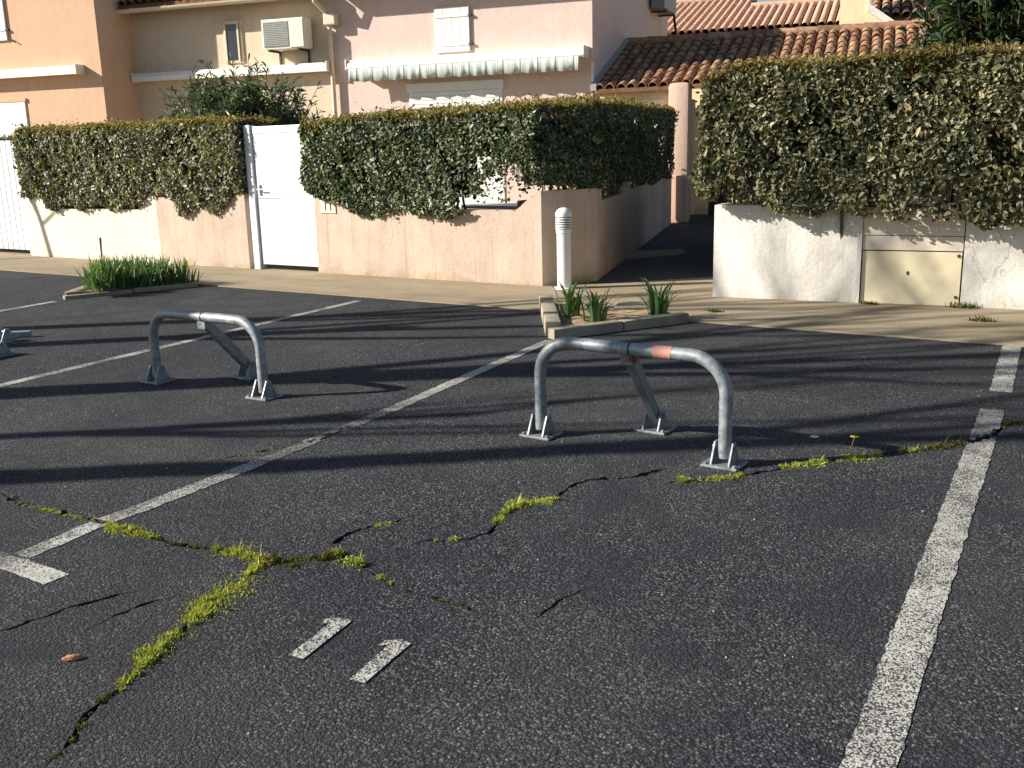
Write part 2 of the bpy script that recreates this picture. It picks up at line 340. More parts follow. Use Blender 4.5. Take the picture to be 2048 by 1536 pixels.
def inpoly(P, poly):
    poly = np.asarray(poly); x, y = P[:, 0], P[:, 1]; r = np.zeros(len(P), bool); j = len(poly)-1
    for i in range(len(poly)):
        xi, yi = poly[i]; xj, yj = poly[j]
        c = ((yi > y) != (yj > y)) & (x < (xj-xi)*(y-yi)/((yj-yi) or 1e-12)+xi); r ^= c; j = i
    return r
ASPH_Y = 7.46
pts = []; edg = []
for poly in CPOLY:
    k = len(pts); pts += poly; edg += [(k+i, k+(i+1) % len(poly)) for i in range(len(poly))]
allc = np.array(pts)
for x in np.arange(-8.7, 1.7, .095):
    for y in np.arange(.2, 4.0, .095):
        p = (x+random.uniform(-.02, .02), y+random.uniform(-.02, .02))
        if ((allc-p)**2).sum(1).min() > .0009: pts.append(p)
for x in np.arange(-60, 40.1, 4):
    for y in np.arange(-60, ASPH_Y, 4): pts.append((x, y))
x = -60
while x < 40: pts.append((x, ASPH_Y+random.uniform(-.012, .012) if -14 < x < 2 else ASPH_Y)); x += .12 if -14 < x < 2 else 2
pts += [(40, ASPH_Y), (-60, -60), (40, -60)]
V2, E2, F2, *_ = delaunay_2d_cdt([Vector(p) for p in pts], edg, [], 0, 1e-5)
V2 = np.array([v[:] for v in V2]); F2 = np.array([f for f in F2]); cen = V2[F2].mean(1)
hole = np.zeros(len(F2), bool)
for poly in CPOLY: hole |= inpoly(cen, poly)
Z2 = gh(V2[:, 0], V2[:, 1])
mb = MB(); mb.v = [(a[0], a[1], z) for a, z in zip(V2.tolist(), Z2.tolist())]
kept = F2[~hole]; mb.f = [tuple(f) for f in kept.tolist()]
es = set()
for f in F2[hole].tolist():
    for a, b in ((f[0], f[1]), (f[1], f[2]), (f[2], f[0])): es.add((a, b))
ke = set()
for f in kept.tolist():
    for a, b in ((f[0], f[1]), (f[1], f[2]), (f[2], f[0])): ke.add((a, b))
dn = {}
for a, b in es:
    if (b, a) in ke:
        for q in (a, b):
            if q not in dn: dn[q] = len(mb.v); mb.v.append((*mb.v[q][:2], mb.v[q][2]-.03))
        mb.f.append((a, b, dn[b], dn[a]))
mb.mi = [0]*len(mb.f)
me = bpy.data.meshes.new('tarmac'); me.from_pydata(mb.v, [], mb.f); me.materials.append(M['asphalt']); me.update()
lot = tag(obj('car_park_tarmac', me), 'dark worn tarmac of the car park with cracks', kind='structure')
sm = MB(); hv = F2[hole]; sm.v = [(a[0], a[1], z-.016) for a, z in zip(V2.tolist(), Z2.tolist())]; sm.f = [tuple(f) for f in hv.tolist()]
me = bpy.data.meshes.new('crack_fill'); me.from_pydata(sm.v, [], sm.f); me.materials.append(M['crack_soil']); me.update()
bm = bmesh.new(); bm.from_mesh(me); bmesh.ops.delete(bm, geom=[v for v in bm.verts if not v.link_faces], context='VERTS'); bm.to_mesh(me); bm.free()
tag(obj('crack_soil', me, lot), 'dark soil lying in the tarmac cracks', kind='stuff')
tag(MB().box(-500, 500, -500, 500, -.4, -.10).build('ground', M['yard']), 'bare ground beyond the car park', kind='structure')
tag(MB().prism([(-60, ASPH_Y+.001), (40, ASPH_Y+.001), (40, 9.2), (-3.2, 9.1), (-3.6, 10.35), (-4.95, 8.98), (-4.95, 9.3), (-60, 9.3)], .012, 'z', -.1).build('footway', M['footway']), 'sandy concrete footway in front of the garden walls', kind='structure')
tag(MB().prism([(-4.95, 8.98), (-3.6, 10.35), (-3.2, 9.1), (-1.0, 9.1), (-4.5, 19.5), (-8.4, 19.5), (-4.95, 9.2)], .006, 'z', -.1).build('passage_path', M['shaded_path_tar']), 'tarmac passage between the hedges', kind='structure')  # mouth follows the hedge's shadow edge; dark tar also carries that shade
tag(MB().box(-60, 40, 9.3, 60, -.1, .0).build('yard_ground', M['yard']), 'bare garden ground behind the walls', kind='structure')
# light slab lying in the passage and the edging strip at its mouth
sl = MB(); sl.prism([(-5.52,11.35),(-5.02,12.2),(-5.28,12.7),(-5.82,12.3)], .022, 'z', 0)
tag(sl.build('paving_slab', M['concrete']), 'pale flat slab lying in the shaded passage', 'slab')

# ------------------------------------------------------------------ painted markings
def strip(name, a, b, wd, m, label, dz=.0025, group='white parking bay lines', foot=None):
    a = Vector(a); b = Vector(b); d = (b-a); L = d.length; d.normalize(); nn = Vector((-d.y, d.x)); mbb = MB()
    allq = np.array([p for q in CLINE.values() for p in q])
    def seg(a, d, nn, L, wd):
        k = max(1, int(L/.03)); kw = max(1, int(wd/.028))
        js = [random.gauss(0, .0025) for _ in range(k+1)]; jt = [random.gauss(0, .0025) for _ in range(k+1)]
        for i in range(k):
            for j in range(kw):
                q = []
                for ii, jj in ((i, j), (i+1, j), (i+1, j+1), (i, j+1)):
                    off = -wd/2+wd*jj/kw + (js[ii] if jj == 0 else jt[ii] if jj == kw else 0)
                    p = a+d*(L*ii/k)+nn*off; q.append((p.x, p.y))
                c = np.mean(q, 0)
                if 1 < c[1] < 5.6 and ((allq-c)**2).sum(1).min() < .00032: continue
                mbb.add([(*p, float(gh(*p))+dz) for p in q], [(0, 1, 2, 3)])
    seg(a, d, nn, L, wd)
    if foot:
        fa, fb = Vector(foot[0]), Vector(foot[1]); fd = (fb-fa); fl = fd.length; fd.normalize(); seg(fa, fd, Vector((-fd.y, fd.x)), fl, .095)
    me = bpy.data.meshes.new(name); me.from_pydata(mbb.v, [], mbb.f); me.materials.append(m); me.update()
    return tag(obj(name, me, lot), label)
strip('parking_line', (-6.0, 1.85), (-6.385, 7.25), .085, M['road_paint'], 'white bay line running to the footway past the far barrier', foot=((-6.3, 1.78), (-5.65, 1.78)))
strip('parking_line', (-3.325, 1.86), (-3.39, 3.1), .09, M['road_paint'], 'white bay line with a short cross foot', foot=((-3.62, 1.80), (-3.02, 1.80)))
strip('parking_line', (-3.39, 3.1), (-3.44, 4.1), .085, M['road_paint_worn'], 'worn faded stretch of white bay line')
strip('parking_line', (-3.44, 4.1), (-3.66, 6.28), .085, M['road_paint'], 'white bay line reaching the planted kerb')
strip('parking_line', (-.36, 1.2), (-.56, 5.6), .115, M['road_paint'], 'broad speckled white bay line')
strip('parking_line', (-.572, 6.03), (-.66, 7.44), .115, M['road_paint'], 'short white bay line piece at the footway')
strip('parking_line', (-8.85, 1.8), (-9.33, 5.95), .085, M['road_paint'], 'white bay line beside the folded barrier')
def digit(ps, m, label):
    mbb = MB(); mbb.add([(x, y, float(gh(x, y))+.004) for x, y in ps], [tuple(range(len(ps)))])
    me = bpy.data.meshes.new('painted_digit'); me.from_pydata(mbb.v, [], mbb.f); me.materials.append(m); me.update(); bm = bmesh.new(); bm.from_mesh(me); bmesh.ops.recalc_face_normals(bm, faces=bm.faces[:]); bm.to_mesh(me); bm.free()
    return tag(obj('painted_digit', me, lot), label)
digit([(-1.938,1.812),(-1.885,1.815),(-1.919,2.062),(-1.958,2.062),(-1.995,2.028),(-1.989,1.998),(-1.966,2.012)], M['number_paint'], 'white painted 1 of bay number 11')
digit([(-1.699,1.80),(-1.650,1.806),(-1.678,2.045),(-1.716,2.05),(-1.757,2.018),(-1.752,1.988),(-1.728,2.002)], M['number_paint'], 'white painted 1 of bay number 11')

# ------------------------------------------------------------------ hoop barriers
def foot_parts(root, x, y, rz=0):
    c, s = math.cos(rz), math.sin(rz)
    bp = MB(); bp.bbox(-.085, .085, -.075, .075, 0, .012, .003).build('base_plate', M['galvanised'], root, loc=(x, y, 0), rot=(0, 0, rz))
    for sx in (-1, 1):
        g = MB(); g.prism([(-.062, .012), (.062, .012), (.016, .108), (-.016, .108)], sx*.042+.004, 'x', sx*.042-.004)
        g.build('lug', M['galvanised'], root, loc=(x, y, 0), rot=(0, 0, rz))
    pin = MB(); pin.tube([(-.056, 0, .082), (.056, 0, .082)], .009, 8); pin.build('hinge_pin', M['galvanised'], root, True, (x, y, 0), (0, 0, rz))
    for sx, sy in ((-.068, -.058), (.068, -.058), (-.068, .058), (.068, .058)):
        MB().lathe([(.011, .010), (.011, .019), (.006, .022)], (0, 0, 0), 6).build('bolt', M['galvanised'], root, False, (x+sx*c-sy*s, y+sx*s+sy*c, 0), (0, 0, rz))
def hoop_pts(wd, h, r, z0=.035):
    p = [(-wd/2, 0, z0), (-wd/2, 0, h-r)]
    for i in range(1, 10): a = i/9*math.pi/2; p.append((-wd/2+r-r*math.cos(a), 0, h-r+r*math.sin(a)))
    p += [(-.2, 0, h), (.2, 0, h)] if False else []
    for i in range(0, 10): a = math.pi/2-i/9*math.pi/2; p.append((wd/2-r+r*math.cos(a), 0, h-r+r*math.sin(a)))
    p.append((wd/2, 0, z0)); return p
def barrier(loc, rz, label, wd=.97, h=.475, rust=False):
    root = thing('hoop_barrier', label, 'parking barrier', loc, rz, 'hoop barriers in the parking bays')
    hp = MB(); hp.tube(hoop_pts(wd, h, .17), .030, 16); ho = hp.build('hoop', M['galvanised'], root, True)
    for x in (-wd/2, wd/2): foot_parts(root, x, 0)
    foot_parts(root, -.03, .36)
    # square brace tube from the hoop to the rear foot
    a = Vector((0, .01, h-.03)); b = Vector((-.03, .36, .075)); d = (b-a); L = d.length
    br = MB(); br.bbox(-.03, .03, -.021, .021, 0, L, .004)
    q = d.to_track_quat('Z', 'X'); bo = br.build('brace', M['galvanised_rust'] if rust else M['galvanised'], root, False, a); bo.rotation_mode = 'QUATERNION'; bo.rotation_quaternion = q
    cl = MB(); cl.lathe([(.0325, -.004), (.0325, .004)], (0, 0, 0), 18); cl.build('clip_ring', M['dark'], root, True, (.012, 0, h), (0, R(90), 0))
    bk = MB(); bk.bbox(-.034, .034, -.016, .02, h-.075, h-.022, .004); bk.build('bracket', M['galvanised_rust'] if rust else M['galvanised'], root)
    if rust:
        tp = MB(); tp.lathe([(.0312, -.045), (.0312, .045)], (0, 0, 0), 18); tag(tp.build('tape_patch', M['red_tape'], root, True, (.18, 0, h), (0, R(90), 0)), 'faded red tape patch')
    return root
barrier((-1.955, 4.075, 0), R(-1.5), 'galvanised hoop barrier with rusty brace and red tape patch', .97, .487, True)
barrier((-4.785, 4.005, 0), R(.5), 'clean galvanised hoop barrier standing between the two bay lines', .95, .455)
fr = thing('folded_barrier', 'galvanised barrier folded flat on the tarmac', 'parking barrier', (-7.58, 4.03, 0), R(1), 'hoop barriers in the parking bays')
for x in (-.485, .485): foot_parts(fr, x, 0)
foot_parts(fr, -.03, .36)
hp = MB(); hp.tube([(x, -z+.0, .082) for x, _, z in hoop_pts(.97, .475, .17)], .030, 14); hp.build('hoop', M['galvanised'], fr, True)
br = MB(); br.bbox(-.26, .10, .47, .53, .005, .05, .004); br.build('brace', M['galvanised'], fr, rot=(0, 0, R(38)), loc=(.2, .13, 0))

# ------------------------------------------------------------------ footway bollard light
bl = thing('bollard_light', 'short white bollard light with louvred head on the footway', 'bollard', (-4.9, 8.72, .01))
MB().lathe([(.105, 0), (.105, .012), (.08, .014)]).build('base_plate', M['white_paint'], bl, True)
MB().lathe([(.071, .012), (.071, .56), (.078, .565), (.078, .60), (.070, .602)]).build('shaft', M['white_paint'], bl, True)
MB().lathe([(.056, .59), (.056, .73)]).build('lamp_glass', M['dark'], bl, True)
for i in range(5):
    z = .612+i*.024; MB().lathe([(.06, z+.002), (.084, z-.005), (.084, z+.003), (.06, z+.010)]).build('louvre', M['white_paint'], bl, True)
MB().lathe([(.06, .722), (.083, .728), (.083, .745)] + [(.083*math.cos(a), .745+.072*math.sin(a)) for a in np.linspace(.1, 1.5, 9)]).build('dome', M['white_paint'], bl, True)

# ------------------------------------------------------------------ foliage tools
def leaves(P, N, ln, wd, rng, droop=.0, outward=.6, fold=.25, up=.0):
    """six-point folded leaves at P with outward normals N (arrays)"""
    n = len(P); rnd = rng.normal(size=(n, 3)); ax = rnd - .35*N*(rnd*N).sum(1, keepdims=True) + np.array([0, 0, up]) + N*.25
    ax /= np.linalg.norm(ax, axis=1, keepdims=True)
    nr = N*outward*1.6 + rng.normal(size=(n, 3))*.75 + np.array([0, 0, .25]); nr -= ax*(nr*ax).sum(1, keepdims=True); nr /= np.linalg.norm(nr, axis=1, keepdims=True)
    sd_ = np.cross(ax, nr); L = (ln*np.clip(rng.lognormal(-.12, .36, n), .35, 1.9))[:, None]; W = (wd*np.clip(L[:, 0]/ln, .4, 1.5)*rng.uniform(.75, 1.2, n))[:, None]*.5
    b = P - ax*L*.5; tip = P + ax*L*.5 - nr*L*.12
    up_ = nr*W*fold*2
    l1 = b+ax*L*.30+sd_*W+up_; l2 = b+ax*L*.68+sd_*W*.8+up_*.8-nr*L*.03; r1 = b+ax*L*.30-sd_*W+up_; r2 = b+ax*L*.68-sd_*W*.8+up_*.8-nr*L*.03
    V = np.stack([b, l1, l2, tip, r2, r1], 1).reshape(-1, 3); k = np.arange(n)[:, None]*6
    return V, np.concatenate([k+np.array([[0, 3, 2, 1]]), k+np.array([[0, 5, 4, 3]])], 0)
def lump(x, y, z, s=0.):
    return (np.sin(x*3.1+s)*np.sin(z*4.3+s*2+y*2.2)+.7*np.sin(x*7.7+y*6.1+s)*np.sin(z*8.1+s)+.5*np.sin(x*15+y*13+z*11+s))/2.2
def hedge(name, label, poly, z0f, z1f, mat, dens, seed, faces=None, ln=.062, wd=.034, core_in=.14, group='clipped hedges', gaps=(), cores=None, amp=.05, topmat='leaf_top', topd=1.3):
    rng = np.random.default_rng(seed); poly = np.array(poly, float); nn = len(poly)
    ar = sum(poly[i][0]*poly[(i+1) % nn][1]-poly[(i+1) % nn][0]*poly[i][1] for i in range(nn)); sgn = 1 if ar > 0 else -1
    root = thing(name, label, 'hedge', (*poly.mean(0), .4), 0, group); o = np.array([*poly.mean(0), .4])
    P = []; N = []
    for i in range(nn):
        dm = 1 if faces is None else faces[i]
        if dm == 0: continue
        a, b = poly[i], poly[(i+1) % nn]; d = b-a; L = np.hypot(*d); d /= L; no = np.array([d[1], -d[0]])*sgn
        k = int(L*1.2*dens*dm); s = rng.uniform(0, 1, k); xy = a+np.outer(s*L, d); z0 = z0f(xy[:, 0], xy[:, 1]); z1 = z1f(xy[:, 0], xy[:, 1])
        q = rng.uniform(0, 1, k); z = z0+(z1-z0)*q
        rim = np.clip((z1-z)/.10, 0, 1); rb = np.clip((z-z0)/.12, 0, 1)
        dep = rng.exponential(.036, k)-(rng.uniform(size=k) < .035)*rng.uniform(0, .06, k) + (1-np.sqrt(rim))*.06 + (1-np.sqrt(rb))*.05
        off = lump(xy[:, 0], xy[:, 1], z, seed)*amp - dep + rng.normal(0, .012, k)
        pos = np.column_stack([xy+no*off[:, None], z]); P.append(pos)
        nv = np.tile([*no, .15], (k, 1)); nv[:, 2] += (1-rim)*.8; N.append(nv/np.linalg.norm(nv, axis=1, keepdims=True))
    P = np.concatenate(P); N = np.concatenate(N)
    keep = np.ones(len(P), bool)
    for (c, r, pr) in gaps: keep &= ~((np.linalg.norm((P-np.array(c))/np.array(r), axis=1) < 1) & (rng.uniform(size=len(P)) < pr))
    hide = lump(P[:, 0]*1.3, P[:, 1], P[:, 2]*1.2, seed+5) > .26      # thin spots
    keep &= ~(hide & (rng.uniform(size=len(P)) < .75)); P, N = P[keep], N[keep]
    V, F = leaves(P-o, N, ln, wd, rng)
    tag(obj('foliage', arr_mesh('foliage', V, F, M[mat]), root), kind='stuff')
    # clipped top: sparser, yellow-brown
    lo, hi = poly.min(0), poly.max(0); k = int((hi-lo).prod()*dens*.9*topd); xy = rng.uniform(lo, hi, (k, 2)); xy = xy[inpoly(xy, poly)]
    z = z1f(xy[:, 0], xy[:, 1]) + lump(xy[:, 0], xy[:, 1], xy[:, 0]*0, seed)*amp*.6 - rng.exponential(.03, len(xy))+rng.exponential(.014, len(xy))+(rng.uniform(size=len(xy)) < .06)*rng.uniform(.0, .07, len(xy))
    P = np.column_stack([xy, z]); N = np.tile([0, 0, 1.], (len(P), 1)); V, F = leaves(P-o, N, ln*.85, wd*.7, rng, up=.6)
    tag(obj('clipped_top', arr_mesh('clipped_top', V, F, M[topmat]), root), kind='stuff')
    # twig core
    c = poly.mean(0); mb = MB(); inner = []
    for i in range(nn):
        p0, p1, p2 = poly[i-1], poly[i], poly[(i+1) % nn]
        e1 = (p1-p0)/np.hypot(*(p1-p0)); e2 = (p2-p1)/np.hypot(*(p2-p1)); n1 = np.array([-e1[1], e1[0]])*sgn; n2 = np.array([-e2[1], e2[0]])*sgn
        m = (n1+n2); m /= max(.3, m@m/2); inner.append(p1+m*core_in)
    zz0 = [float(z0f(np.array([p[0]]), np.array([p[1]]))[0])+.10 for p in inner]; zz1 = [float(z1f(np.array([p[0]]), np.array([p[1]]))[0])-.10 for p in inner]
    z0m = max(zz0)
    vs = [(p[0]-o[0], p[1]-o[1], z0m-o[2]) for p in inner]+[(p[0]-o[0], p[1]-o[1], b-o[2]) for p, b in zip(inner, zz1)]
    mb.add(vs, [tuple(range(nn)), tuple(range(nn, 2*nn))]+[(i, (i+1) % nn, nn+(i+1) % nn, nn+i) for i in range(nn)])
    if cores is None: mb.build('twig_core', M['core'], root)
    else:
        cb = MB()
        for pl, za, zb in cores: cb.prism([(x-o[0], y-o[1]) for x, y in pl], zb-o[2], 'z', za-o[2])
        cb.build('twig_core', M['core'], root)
    # stems down to the soil
    st = MB()
    for i in range(nn):
        a, b = np.array(inner[i]), np.array(inner[(i+1) % nn]); L = np.hypot(*(b-a))
        if L < .8 or (faces is not None and faces[i] == 0): continue
        for s in np.arange(.1, L, .32):
            p = a+(b-a)*s/L+rng.normal(0, .04, 2); j = rng.normal(0, .06, 2)
            if any(abs(p[0]-c_[0][0]) < c_[1][0]+.12 and p[1] < 9.6 for c_ in gaps): continue
            nrm = np.array([-(b-a)[1], (b-a)[0]])/L*sgn; p = p+nrm*.26
            st.tube([(p[0]-o[0], p[1]-o[1], -o[2]), (p[0]-o[0]+j[0], p[1]-o[1]+j[1], .5), (p[0]-o[0]+2*j[0], p[1]-o[1]+j[1], 1.1)], [.02, .014, .006], 5)
    tag(st.build('stems', M['twig'], root), kind='stuff')
    return root
def interp(xs, zs): return lambda x, y: np.interp(x, xs, zs)

# ------------------------------------------------------------------ garden walls
WY = 8.79
wl = thing('garden_wall', 'cream rendered garden wall with a stepped down top', 'wall', (-12.7, WY, 0), 0, 'low garden walls')
MB().prism([(x+12.7, z) for x, z in [(-14.2, -.05), (-11.2, -.05), (-11.2, .92), (-11.29, .92), (-11.58, .73), (-13.53, .72), (-13.82, .90), (-14.2, .93)]], .16).build('wall_body', M['cream_wall'], wl)
wl = thing('garden_wall', 'short pink rendered garden wall left of the white gate', 'wall', (-10.3, WY, 0), 0, 'low garden walls')
MB().prism([(x+10.3, z) for x, z in [(-11.197, -.05), (-9.5, -.05), (-9.5, .95), (-9.6, .94), (-10.03, .75), (-10.68, .74), (-10.84, .89), (-11.197, .90)]], .155, d0=-.005).build('wall_body', M['pink_wall'], wl)
wl = thing('garden_wall', 'pink stained garden wall with a chamfered corner behind the bollard light', 'wall', (-6.7, WY, 0), 0, 'low garden walls')
MB().prism([(x+6.7, z) for x, z in [(-8.33, -.05), (-5.20, -.05), (-5.20, .98), (-5.26, .975), (-5.50, .79), (-7.76, .77), (-8.0, .87), (-8.33, .94)]], .16).build('wall_body', M['pink_wall'], wl)
MB().prism([(1.5, .0), (1.82, .61), (1.68, .66), (1.5, .30)], .985, 'z', -.05).build('chamfer', M['pink_wall'], wl)
# wall along the passage with two lower panels
pd = Vector((-.303, .953, 0)).normalized()
wp = thing('passage_wall', 'brown pink side wall running back along the passage', 'wall', (-4.88, 9.40, 0), math.atan2(pd.y, pd.x), 'low garden walls')
prof = [(0, .97), (.30, .97), (.34, .84), (1.9, .84), (1.94, .97), (2.6, .97), (2.64, .86), (4.2, .86), (4.24, .98), (8.0, .98)]
MB().prism([(0, -.05)]+[(8.0, -.05)]+prof[::-1], .15, d0=0).build('wall_body', M['pink_wall'], wp)
# white wall at right with the cream meter hatch
ra = math.atan2(.30, 2.59)
wr = thing('white_wall', 'white rendered wall with a cream meter hatch under the tall hedge', 'wall', (-3.33, 8.76, 0), ra, 'low garden walls')
x0, x1 = 1.30, 2.12
for a, b in ((0, x0), (x1, 6.2)): MB().box(a, b, 0, .3, -.05, .86).build('wall_body', M['white_wall'], wr)
MB().box(x0+.002, x1-.002, .09, .28, -.05, .85).build('recess_back', M['dark'], wr)
MB().bbox(x0+.012, x1-.012, .02, .06, .012, .468, .004).build('hatch_door', M['cream_door'], wr)
MB().bbox(x0+.008, x1-.008, .012, .085, .478, .60, .004).build('board', M['wood_cream'], wr)
MB().bbox(x0+.008, x1-.008, .006, .085, .606, .84, .004).build('board', M['wood_cream'], wr)
MB().box(x0-.035, x0+.004, -.006, .09, -.02, .855).build('frame', M['white_wall'], wr)
for zz in (.09, .44): MB().bbox(x1-.05, x1-.03, .008, .022, zz-.012, zz+.012, .002).build('hinge', M['iron'], wr)
MB().bbox(x0+.38, x0+.395, .012, .022, .27, .30, .002).build('keyhole', M['iron'], wr)
wrs = MB().box(0, 5.2, -.15, .15, -.05, .86); wb = thing('passage_side_wall', 'white rendered wall end turning into the passage', 'wall', (-3.17, 9.07, 0), math.atan2(pd.y, pd.x), 'low garden walls'); wrs.build('wall_body', M['white_wall'], wb)
# number plate
np_ = thing('number_plate', 'small pale house number plate reading 11 on the pink wall', 'number plate', (-8.11, WY-.012, .80))
MB().bbox(-.12, .12, 0, .012, -.075, .075, .003).build('plate', M['plate'], np_)
for dx in (-.035, .045): MB().box(dx-.008, dx+.008, -.003, .001, -.042, .042).build('digit', M['number_ink'], np_)

# ------------------------------------------------------------------ gates
gt = thing('garden_gate', 'plain white metal garden gate between the two clipped hedges', 'gate', (-8.86, WY, 0))
MB().bbox(-.44, .505, .03, .07, .89, 1.66, .006).build('upper_panel', M['white_metal'], gt)
MB().bbox(-.44, .505, .03, .07, .075, .883, .006).build('lower_panel', M['white_metal'], gt)
MB().bbox(-.44, .505, .025, .075, 1.665, 1.75, .006).build('top_rail', M['white_metal'], gt)
MB().bbox(-.565, -.462, .0, .10, 0, 1.77, .006).build('post', M['white_metal'], gt)
MB().bbox(.515, .56, .01, .09, 0, 1.77, .006).build('post', M['white_metal'], gt)
MB().bbox(-.40, -.375, .005, .03, .93, 1.06, .004).build('lock_plate', M['ac_white'], gt)
MB().tube([(-.387, .03, 1.0), (-.387, -.02, 1.0), (-.29, -.02, 1.0)], .009, 8).build('handle', M['ac_white'], gt, True)
for z in (.3, 1.4): MB().lathe([(.014, -.04), (.014, .04)], (.51, .02, z), 10).build('hinge', M['white_metal'], gt, True)
g2 = thing('slatted_gate', 'wide white gate of upright boards beside the cream wall', 'gate', (-14.42, 8.92, 0))
for i in range(22): MB().bbox(-.145*(i+1)+.011, -.145*i-.011, 0, .028, .075, 1.72, .004).build('board', M['white_metal'], g2)
for z in (.3, 1.5): MB().box(-3.2, 0, .03, .07, z-.04, z+.04).build('rail', M['white_metal'], g2)
MB().bbox(.012, .12, -.02, .10, 0, 1.76, .006).build('post', M['white_metal'], g2)

# ------------------------------------------------------------------ hedges
wtL = interp([-14.2,-13.82,-13.53,-11.58,-11.29,-10.84,-10.68,-10.03,-9.6,-9.4], [.95,.90,.78,.78,.95,.93,.74,.74,.95,.98])
hedge('clipped_hedge', 'olive clipped hedge left of the white gate', [(-14.12,8.70),(-9.46,8.70),(-9.46,9.45),(-14.12,9.45)], lambda x, y: wtL(x, y)-.03+.05*np.sin(x*9), lambda x, y: 1.84+.02*np.sin(x*4), 'leaf_olive', 4800, 1, faces=[1, .8, .1, .8], ln=.052, wd=.031)
wtM = interp([-8.4,-8.1,-7.7,-6.9,-6.2,-5.8,-5.3,-4.9], [1.02,.88,.72,.72,.70,.86,1.02,1.0])
hedge('clipped_hedge', 'dense green clipped hedge right of the white gate turning into the passage', [(-8.42,8.70),(-5.2,8.68),(-4.88,9.25),(-7.12,16.7),(-7.95,16.5),(-5.85,9.7),(-8.42,9.5)], lambda x, y: np.where(y < 9.3, wtM(x, y), (.86+.05*np.sin(y*2.2)))+.04*np.sin(x*7), lambda x, y: np.where(y < 9.5, 1.77+.05*(x+8.42)/3.2, 1.88+.02*(y-9.5)), 'leaf_green', 4700, 2, faces=[1.1, 1, .55, .3, .1, .1, .7], ln=.049, wd=.027,
      cores=[([(-8.28,8.86),(-6.35,8.86),(-6.35,9.35),(-8.28,9.35)], .92, 1.68), ([(-6.349,8.86),(-5.28,8.84),(-5.1,9.3),(-6.349,9.35)], 1.34, 1.70), ([(-5.36,8.88),(-5.28,8.84),(-5.07,9.3),(-5.12,9.4),(-5.36,9.4)], 1.04, 1.339), ([(-5.12,9.45),(-7.42,16.6),(-7.85,16.4),(-5.7,9.7)], 1.02, 1.72)],
      gaps=[((-5.62, 8.9, 1.03), (.30, .6, .13), .97), ((-5.95, 8.9, .86), (.30, .6, .10), .97), ((-5.5, 8.9, 1.2), (.12, .5, .08), .8)])
hedge('clipped_hedge', 'tall olive clipped hedge above the white wall', [(-3.40,8.55),(1.7,9.05),(1.7,10.1),(-3.1,9.75),(-4.35,13.6),(-4.95,13.4)], lambda x, y: np.interp(x, [-3.5,-3.25,-2.9,-2.4,-1.5,1.7], [1.02,.92,.84,.80,.74,.68])+.035*np.sin(x*8)+.02*np.sin(x*19), lambda x, y: np.interp(x, [-3.6,-3.35,-3.15,-2.8,1.7], [1.84,1.94,2.03,2.08,2.02])+.03*np.sin(x*3.3), 'leaf_mixed', 5400, 3, faces=[1.1, .2, .05, .05, .2, .9], ln=.047, wd=.026, amp=.06)
# dark twig wall behind the green hedge (its own core, kept clear of the gap)
hedge('clipped_hedge', 'low dark hedge seen over the slatted white gate', [(-18.4,10.2),(-14.5,10.2),(-14.5,10.9),(-18.4,10.9)], lambda x, y: x*0+.3, lambda x, y: x*0+1.80, 'leaf_green', 1500, 4, faces=[1, 1, .1, .3], topmat='leaf_green')

# ------------------------------------------------------------------ shrubs with long leaves
def lanceolate(root, stems, mat, ln, wd, rng, per, name='foliage'):
    P = []; A = []
    sm_ = MB()
    for s in stems:
        pts_ = s; 
        sm_.tube(pts_, [max(.004, .016*(1-i/len(pts_))) for i in range(len(pts_))], 5)
        for k in range(per):
            t_ = rng.uniform(.25, 1)**.7*(len(pts_)-1); i = min(int(t_), len(pts_)-2); f = t_-i
            p = np.array(pts_[i])*(1-f)+np.array(pts_[i+1])*f; d = np.array(pts_[i+1])-np.array(pts_[i]); d /= np.linalg.norm(d)
            r = rng.normal(size=3); r -= d*(r@d); r /= np.linalg.norm(r); a = d*rng.uniform(.3, 1.0)+r*rng.uniform(.5, 1); a /= np.linalg.norm(a); P.append(p); A.append(a)
    P = np.array(P); A = np.array(A); n = len(P)
    nr = rng.normal(size=(n, 3))*.5+np.array([0, 0, 1.]); nr -= A*(nr*A).sum(1, keepdims=True); nr /= np.linalg.norm(nr, axis=1, keepdims=True); S = np.cross(A, nr)
    L = (ln*rng.uniform(.6, 1.25, n))[:, None]; W = (wd*rng.uniform(.7, 1.2, n))[:, None]*.5; dr = np.array([0, 0, -1.])
    b = P; m = P+A*L*.5+nr*L*.03; tip = P+A*L+dr*L*.16
    l1 = P+A*L*.25+S*W*.8; l2 = m+A*L*.12+S*W; r1 = P+A*L*.25-S*W*.8; r2 = m+A*L*.12-S*W
    V = np.stack([b, l1, l2, tip, r2, r1], 1).reshape(-1, 3); k = np.arange(n)[:, None]*6
    F = np.concatenate([k+np.array([[0, 3, 2, 1]]), k+np.array([[0, 5, 4, 3]])], 0)
    tag(obj(name, arr_mesh(name, V, F, M[mat]), root), kind='stuff'); tag(sm_.build('stems', M['twig'], root), kind='stuff')
